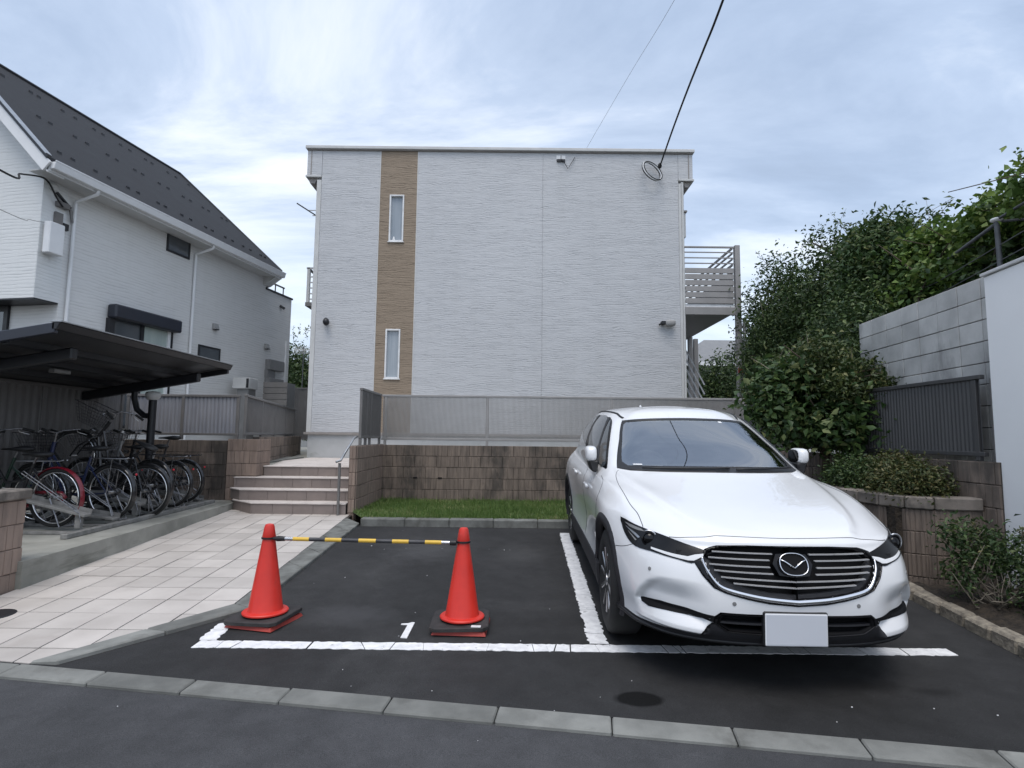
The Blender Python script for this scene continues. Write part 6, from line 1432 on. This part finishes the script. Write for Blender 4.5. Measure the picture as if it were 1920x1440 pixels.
for a, c in (((-.55, 8.10), (.10, 8.12)), ((.15, 8.09), (.62, 8.16))):
    pts = [S(np.array([abs(a[0] + (c[0] - a[0]) * k / 6) / .33]), np.array([a[1] + (c[1] - a[1]) * k / 6]))[0] + np.array([0, -.01, .012]) for k in range(7)]
    for k, p in enumerate(pts): p[0] = a[0] + (c[0] - a[0]) * k / 6
    cq('wiper', MB().tube(pts, .008, 6), 'plastic_black', True)
# wheels
for ya in (AXF, AXR):
    for side in (1, -1):
        xo = side * .895; ax = (side, 0, 0)
        wh = cq('wheel', MB().lathe([(.0, -.08), (.20, -.08), (.222, -.05), (.226, -.01), (.222, .0), (.212, -.004)], 36, (xo - side * .012, ya, WZ), ax), 'satin', 40)
        cq('tyre', MB().lathe([(.222, -.205), (.30, -.215), (.335, -.205), (.350, -.185), (.354, -.11), (.350, -.035), (.335, -.010), (.30, .002), (.236, -.002), (.224, -.012)], 44, (xo, ya, WZ), ax), 'rubber', 50, wh)
        sp = MB()
        for k in range(10):
            a = R(36 * k + 8); c_, s_ = math.cos(a), math.sin(a)
            sp.beam((xo - side * .025, ya + .03 * c_, WZ + .03 * s_), (xo - side * .012, ya + .218 * c_, WZ + .218 * s_), .03, .018, .004, up=(1, 0, 0))
        cq('spokes', sp, 'satin', None, wh); cq('hub_cap', MB().lathe([(.045, -.03), (.04, -.008), (0, -.004)], 20, (xo, ya, WZ), ax), 'satin', 40, wh)
        cq('brake_disc', MB().lathe([(.15, -.09), (.15, -.075)], 28, (xo, ya, WZ), ax), 'mid_grey', 40, wh)
# underbody, wheel wells and cabin
ub = MB(); ub.box(-.62, .62, .35, 4.6, .24, .34); ub.box(-.86, .86, 1.42, 3.40, .26, .60); ub.box(-.60, .60, .16, 1.3, .34, .74); ub.box(-.60, .60, .30, .48, .30, .50); ub.box(-.62, .62, 3.4, 4.6, .34, .7); ub.box(-.8, .8, 4.36, 4.6, .34, .7)
cq('underbody', ub, 'plastic_black')
cab = cq('cabin', MB().box(-.80, .80, 1.45, 4.1, .60, .64), 'plastic_black')
cq('dashboard', MB().hexa([(-.74, 1.42, .80), (.74, 1.42, .80), (.72, 1.95, .80), (-.72, 1.95, .80), (-.70, 1.36, 1.02), (.70, 1.36, 1.02), (.72, 1.92, 1.03), (-.72, 1.92, 1.03)], .04), 'clad', None, cab)
stw = MB(); stw.tube([(-.38 + .185 * math.cos(R(k * 15)), 2.02 - .06 * math.sin(R(k * 15)), 1.02 + .175 * math.sin(R(k * 15))) for k in range(24)], .016, 8, closed=True); stw.tube([(-.55, 2.02, 1.02), (-.38, 1.98, 1.0), (-.21, 2.02, 1.02)], .02, 8); cq('steering_wheel', stw, 'mid_grey', True, cab)
for s_ in (-.38, .38):
    se_ = cq('seat', MB().box(s_ - .25, s_ + .25, 2.30, 2.85, .72, .90, .06).hexa([(s_ - .24, 2.72, .88), (s_ + .24, 2.72, .88), (s_ + .24, 2.90, .88), (s_ - .24, 2.90, .88), (s_ - .20, 2.92, 1.24), (s_ + .20, 2.92, 1.24), (s_ + .20, 3.03, 1.24), (s_ - .20, 3.03, 1.24)], .05), 'mid_grey', None, cab)
    cq('headrest', MB().box(s_ - .13, s_ + .13, 2.93, 3.03, 1.26, 1.40, .04), 'mid_grey', None, se_)
cq('rear_bench', MB().box(-.62, .62, 3.2, 3.45, .75, 1.28, .06), 'mid_grey', None, cab)
cq('rear_mirror', MB().box(-.11, .11, 2.02, 2.05, 1.36, 1.42, .01), 'plastic_black', None, cab)

# ---------------------------------------------------------------- plants
def limbs(root, name, base, top, r0, n, spread, mat='bark', seed=1):
    r = random.Random(seed); mb = MB(); b = np.array(base, float); t = np.array(top, float)
    mid = b + (t - b) * .5 + np.array([r.uniform(-.08, .08), r.uniform(-.08, .08), 0])
    mb.tube([b, b + (t - b) * .25 + np.array([r.uniform(-.04, .04), r.uniform(-.04, .04), 0]), mid, t], [r0 * 1.25, r0, r0 * .7, r0 * .25], 9)
    for k in range(n):
        f = r.uniform(.25, .9); p = b + (t - b) * f; a = r.uniform(0, 6.28); L = spread * r.uniform(.5, 1.05)
        e = p + np.array([math.cos(a) * L, math.sin(a) * L, L * r.uniform(.25, .8)])
        mb.tube([p, (p + e) / 2 + np.array([0, 0, L * .12]), e], [r0 * .45, r0 * .28, r0 * .08], 6)
    return part(root, name, mb, mat, smooth=True)
def scatter(c, rad, n, r0, r1, flat=1.0, seed=3):
    q = random.Random(seed); out = []
    for _ in range(n):
        while True:
            d = [q.uniform(-1, 1) for _ in range(3)]
            if sum(x * x for x in d) < 1: break
        r = q.uniform(r0, r1); out.append((c[0] + d[0] * rad[0], c[1] + d[1] * rad[1], c[2] + d[2] * rad[2], r, r, r * flat))
    return out
def sprigs(root, tips, mat, leaf, n=16, size=.06, L=.45, seed=5):
    # thin shoots standing out of a crown with a few leaves each
    r = random.Random(seed); mb = MB(); P = []; Nv = []
    for (x, y, z) in tips:
        dx, dy, dz = r.uniform(-.6, .6), r.uniform(-.6, .6), r.uniform(.4, 1); l = L * r.uniform(.6, 1.2); m = math.sqrt(dx * dx + dy * dy + dz * dz)
        d = np.array([dx, dy, dz]) / m; p = np.array([x, y, z]); e = p + d * l + np.array([0, 0, -.06 * l])
        mb.tube([p, p + d * l * .5, e], [.006, .004, .002], 4)
        for k in range(n): u = r.uniform(.15, 1); P.append(p + (e - p) * u + np.array([r.uniform(-1, 1), r.uniform(-1, 1), r.uniform(-1, 1)]) * size * .6); Nv.append([r.uniform(-1, 1), r.uniform(-1, 1), r.uniform(.1, 1)])
    part(root, 'shoots', mb, 'twig')['kind'] = 'stuff'
    P = np.array(P); me = leaf_mesh('shoot_leaves', P - np.array(root.location), np.array(Nv), size, rng.uniform(.3, 1, len(P)), leaf, .38)
    o = bpy.data.objects.new('shoot_leaves', me); COL.objects.link(o); o.parent = root

# big flowering shrub in the planter
s1_ = thing('hydrangea_shrub', 'large rounded leafy shrub spreading from the planter behind the car', 'shrub', (4.0, 7.25, 0.86))
limbs(s1_, 'stems', (4.0, 7.3, .86), (4.05, 7.2, 2.3), .045, 9, .8, seed=4); limbs(s1_, 'stems', (4.55, 7.0, .86), (4.5, 6.9, 1.8), .022, 3, .4, seed=9)
cl = scatter((4.05, 7.25, 1.92), (.86, .6, .46), 30, .16, .30, .75, 11) + [(4.0, 7.3, 1.9, .6, .5, .42), (3.30, 7.1, 1.80, .26, .3, .40), (4.80, 7.1, 1.95, .28, .3, .26), (4.92, 7.0, 2.12, .24, .25, .2), (4.98, 6.95, 1.85, .16, .2, .2), (4.55, 6.9, 1.70, .3, .25, .3), (3.9, 6.8, 1.55, .35, .25, .25)]
foliage('crown', s1_, cl, 11500, .092, 'leaf_mid', .62, .45, .4)
cl2 = scatter((4.10, 7.22, 2.22), (.98, .7, .44), 28, .13, .27, .6, 12)
foliage('upper_crown', s1_, cl2, 12000, .050, 'leaf_olive', .5, .5, .45)
sprigs(s1_, [(3.2 + .17 * k, 7.0 + .1 * (k % 3), 2.35 + .25 * math.sin(k * .5)) for k in range(11)], 'twig', 'leaf_olive', 12, .055, .3, 8)
for k, (x, y, z, rx, rz_, lab) in enumerate(((3.86, 5.55, 1.04, .34, .24, 'low clipped azalea nearest the curved planter corner'), (3.82, 6.25, 1.03, .33, .26, 'low clipped azalea in the middle of the planter, before the big shrub'), (4.0, 5.95, 1.12, .26, .24, 'low azalea against the boundary wall, right of the big shrub'))):
    a_ = thing('azalea_bush', lab, 'bush', (x, y, .86), group='clipped azaleas in the planter')
    limbs(a_, 'stems', (x, y, .84), (x, y, 1.12), .02, 6, .22, seed=20 + k)
    foliage('crown', a_, scatter((x, y, z), (rx * .75, rx * .9, rz_ * .6), 14, .12, .18, .8, 30 + k) + [(x, y, z, rx, rx * 1.1, rz_)], 6500, .036, 'leaf_bronze' if k != 1 else 'leaf_dark', .5, .55, .6, zmin=.87)
b_ = thing('twiggy_bush', 'sparse twiggy bush growing in the soil against the white wall', 'bush', (3.85, 4.45, .2))
mb = MB(); r = random.Random(6)
for k in range(26):
    a = r.uniform(0, 6.28); p = np.array([3.80 + r.uniform(-.08, .08), 4.42 + r.uniform(-.08, .08), .18]); L_ = r.uniform(.25, .55)
    e = p + np.array([math.cos(a) * L_ * .9, math.sin(a) * L_ * .6, L_ * r.uniform(.35, 1.0)]); m = (p + e) / 2 + np.array([r.uniform(-.08, .08), r.uniform(-.08, .08), -.03])
    mb.tube([p, m, e], [.009, .006, .003], 5)
    for j in range(3): f = e + np.array([r.uniform(-.16, .16), r.uniform(-.16, .16), r.uniform(-.02, .18)]); mb.tube([m + (e - m) * r.random(), (m + f) / 2, f], [.005, .004, .002], 4)
part(b_, 'branches', mb, 'twig', smooth=True)
cl = [(3.72, 4.55, .62, .22, .20, .18), (3.60, 4.60, .74, .14, .14, .12), (3.92, 4.45, .60, .26, .24, .16), (4.05, 4.25, .48, .22, .24, .18), (3.98, 4.05, .40, .20, .25, .17), (3.55, 4.55, .45, .12, .15, .14), (3.86, 4.2, .38, .2, .2, .12)]
foliage('leaves', b_, cl, 5200, .040, 'leaf_dark', .45, .5, .4)
sprigs(b_, [(3.65, 4.5, .75), (3.9, 4.4, .72), (4.02, 4.3, .64), (3.55, 4.5, .62), (4.05, 4.1, .56), (3.5, 4.4, .5)], 'twig', 'leaf_bronze', 14, .035, .22, 31)

# trees beyond the right hand wall
def tree(name, lab, base, h, crown, n, size, leaf, group='trees beyond the right boundary wall', seed=1, tips=(), shell=.5, asp=.45):
    t_ = thing(name, lab, 'tree', base, group=group)
    limbs(t_, 'trunk', base, (base[0], base[1], base[2] + h), .09 + .008 * h, 10, h * .22, seed=seed)
    foliage('crown', t_, crown, int(n * 2.1), size, leaf, asp, .4, .35)
    if tips: sprigs(t_, tips, 'twig', leaf, 14, size * .9, .6, seed + 1)
    return t_
tree('evergreen_tree', 'tall airy tree next to the walkway post, wispy shoots on top', (6.4, 13.2, .9), 4.4, scatter((6.35, 13.0, 4.0), (.75, .8, 1.5), 26, .40, .62, 1.0, 41), 11000, .085, 'leaf_dark', seed=51,
     tips=[(6.0 + .09 * k, 12.9 + .1 * (k % 2), 5.1 + .3 * math.sin(k * 1.7)) for k in range(14)])
tree('evergreen_tree', 'dense dark bushy tree low beside the walkway post', (5.75, 12.2, .9), 2.6, scatter((5.70, 12.1, 2.9), (.42, .6, 1.1), 22, .32, .5, 1.0, 42), 10000, .062, 'leaf_dark', seed=52, tips=[(5.4 + .1 * k, 12.0, 4.1 + .15 * (k % 3)) for k in range(6)])
tree('evergreen_tree', 'broad evergreen tree rising above the grey concrete block wall', (6.9, 11.2, .9), 4.6, scatter((6.85, 11.0, 4.1), (.95, .9, 1.35), 34, .42, .66, 1.0, 43), 14000, .088, 'leaf_dark', seed=53,
     tips=[(6.2 + .12 * k, 10.9, 5.3 + .2 * math.sin(k * 2.1)) for k in range(12)])
tree('broadleaf_tree', 'leafy tree with upright shoots between the vine and the evergreen', (6.9, 9.4, .9), 4.0, scatter((6.75, 9.3, 4.25), (.85, .7, .85), 26, .34, .55, .9, 44), 11000, .095, 'leaf_mid', seed=54,
     tips=[(6.5 + .1 * k, 9.2, 5.0 + .2 * math.sin(k * 1.3)) for k in range(9)])
tree('hedge_bush', 'dark undergrowth packed behind the grey concrete block wall', (6.0, 9.2, .9), 2.2, scatter((6.0, 9.4, 3.0), (.7, 1.5, .75), 26, .38, .6, .9, 45) + [(4.95, 7.9, 3.0, .34, .4, .36), (4.85, 7.75, 2.6, .3, .3, .4), (5.2, 8.3, 3.2, .4, .5, .4), (4.75, 7.6, 2.2, .25, .3, .4)], 11000, .075, 'leaf_dark', seed=55)
tree('hedge_bush', 'dark hedge seen under the walkway beside the outside stairs', (7.3, 20.5, .9), 2.0, scatter((7.5, 20.5, 2.9), (1.5, .8, 1.3), 30, .5, .8, .9, 46), 10000, .11, 'leaf_dark', group=None, seed=56)
tree('evergreen_tree', 'dark tree filling the gap between the left house and the apartment building', (-9.4, 25.0, .3), 4.5, scatter((-9.3, 25, 3.7), (1.4, .9, 1.8), 30, .5, .9, 1.0, 47), 10000, .13, 'leaf_dark', group=None, seed=57,
     tips=[(-9.7 + .2 * k, 24.8, 5.6 + .3 * math.sin(k)) for k in range(7)])
# trellis with a vine over it
tr = thing('vine_trellis', 'steel pipe trellis above the grey concrete block wall', 'trellis', (5.3, 6.0, 1.0))
part(tr, 'post', MB().tube([(5.32, 6.0, 1.0), (5.29, 6.0, 3.88)], .026, 10), 'dull_steel', smooth=40)
part(tr, 'post', MB().tube([(5.36, 6.06, 1.0), (5.34, 6.06, 3.88)], .018, 10), 'dull_steel', smooth=40)
part(tr, 'post_cap', MB().ell((5.29, 6.0, 3.90), (.06, .06, .025), 12, 6), 'white_plastic', smooth=True)
part(tr, 'beam', MB().tube([(5.29, 6.0, 3.86), (5.75, 7.4, 3.85), (6.1, 8.7, 3.82)], .020, 8), 'dull_steel', smooth=True)
part(tr, 'beam', MB().tube([(5.29, 6.0, 3.90), (5.1, 4.6, 3.98), (5.0, 3.6, 4.0)], .015, 8), 'dull_steel', smooth=True)
part(tr, 'beam', MB().tube([(5.29, 6.0, 3.88), (6.6, 5.8, 3.95)], .015, 8), 'dull_steel', smooth=True)
for k, z in enumerate((3.25, 3.45, 3.62)): part(tr, 'wire', MB().tube([(4.9, 3.5, z + .1), (5.2, 5.6, z), (5.6, 7.3, z - .05), (6.0, 8.8, z + .02)], .006, 5), 'dull_steel')
for k in range(5): part(tr, 'wire', MB().tube([(5.1 + .2 * k, 4.3 + k * .9, 3.93), (6.8 + .1 * k, 4.1 + k * .9, 3.98)], .006, 5), 'dull_steel')
vn = thing('vine', 'bright green vine mounded over the pipe trellis', 'vine', (5.9, 7.0, 1.0))
mb = MB(); r = random.Random(77)
for k in range(16):
    x = 5.3 + r.random() * .9; y = 4.6 + r.random() * 3.6; mb.tube([(x, y, 1.0 + r.random() * 2), (x + .2, y + .2, 3.5), (x + r.uniform(-.4, .4), y + r.uniform(-.5, .5), 4.1), (x + r.uniform(-.6, .6), y + r.uniform(-.6, .6), 4.25)], [.02, .014, .01, .005], 5)
part(vn, 'stems', mb, 'bark', smooth=True)
cl = []
for k in range(44):
    u = r.random(); y = 5.2 + 3.7 * u; x = 5.30 + .33 * (y - 5.4) * .8 + r.uniform(.05, 1.3); z = 3.98 + .05 * (y - 5.2) + r.uniform(-.04, .26); q_ = r.uniform(.18, .34); cl.append((x, y, z, q_ * 1.2, q_ * 1.2, q_ * .75))
foliage('leaves', vn, cl, 20000, .082, 'leaf_vine', .75, .6, .35)
sprigs(vn, [(5.6 + .14 * k, 5.6 + .36 * k, 4.25 + .1 * (k % 3)) for k in range(9)], 'twig', 'leaf_vine', 7, .09, .4, 78)
foliage('shade_leaves', vn, [(6.1, 6.2, 3.45, .5, 1.2, .45), (6.3, 7.8, 3.4, .5, 1.2, .5), (6.0, 5.0, 3.55, .5, 1.0, .4)], 9000, .09, 'leaf_dark', .6, .4, .0)  # dark leaf colour fills in the shadow under the trellis beam
foliage('hanging_leaves', vn, [(5.9, 8.0, 3.55, .35, .7, .35), (6.05, 8.8, 3.3, .35, .5, .5), (5.8, 7.4, 3.75, .25, .6, .2)], 3500, .085, 'leaf_vine', .7, .4, .3)

an = thing('tv_antenna', 'small pale aerial standing before the dark tree between the buildings', 'antenna', (-8.2, 22.0, 0.9))
part(an, 'mast', MB().tube([(-8.2, 22.0, .9), (-8.2, 22.0, 4.9)], .015, 6), 'dull_steel')
part(an, 'boom', MB().tube([(-8.62, 22.0, 4.76), (-7.7, 22.0, 4.76)], .014, 6), 'white_metal')
for k in range(6): part(an, 'element', MB().tube([(-8.58 + k * .16, 22.0, 4.62), (-8.58 + k * .16, 22.0, 4.90), (-8.50 + k * .16, 22.0, 4.90), (-8.50 + k * .16, 22.0, 4.62)], .012, 5, closed=True), 'white_metal')
# grey roof of a house far behind on the right
fh = thing('distant_house', 'grey roofed house glimpsed under the walkway on the right', 'house', (10.5, 27, 0))
part(fh, 'wall', MB().box(8.6, 14, 26.5, 32, 0, 4.9), 'trim')
part(fh, 'roof', MB().add([(7.9, 26, 4.95), (14.6, 26, 4.95), (14.6, 32.5, 4.95), (7.9, 32.5, 4.95), (10.0, 29.2, 6.6), (12.8, 29.2, 6.6)], [(0, 1, 5, 4), (1, 2, 5), (2, 3, 4, 5), (3, 0, 4), (3, 2, 1, 0)]), 'mid_grey')
part(fh, 'fascia', MB().box(7.85, 14.65, 25.94, 25.99, 4.82, 5.02), 'white_metal')
part(fh, 'window', MB().box(9.2, 10.4, 26.45, 26.49, 2.8, 4.0), 'pane')
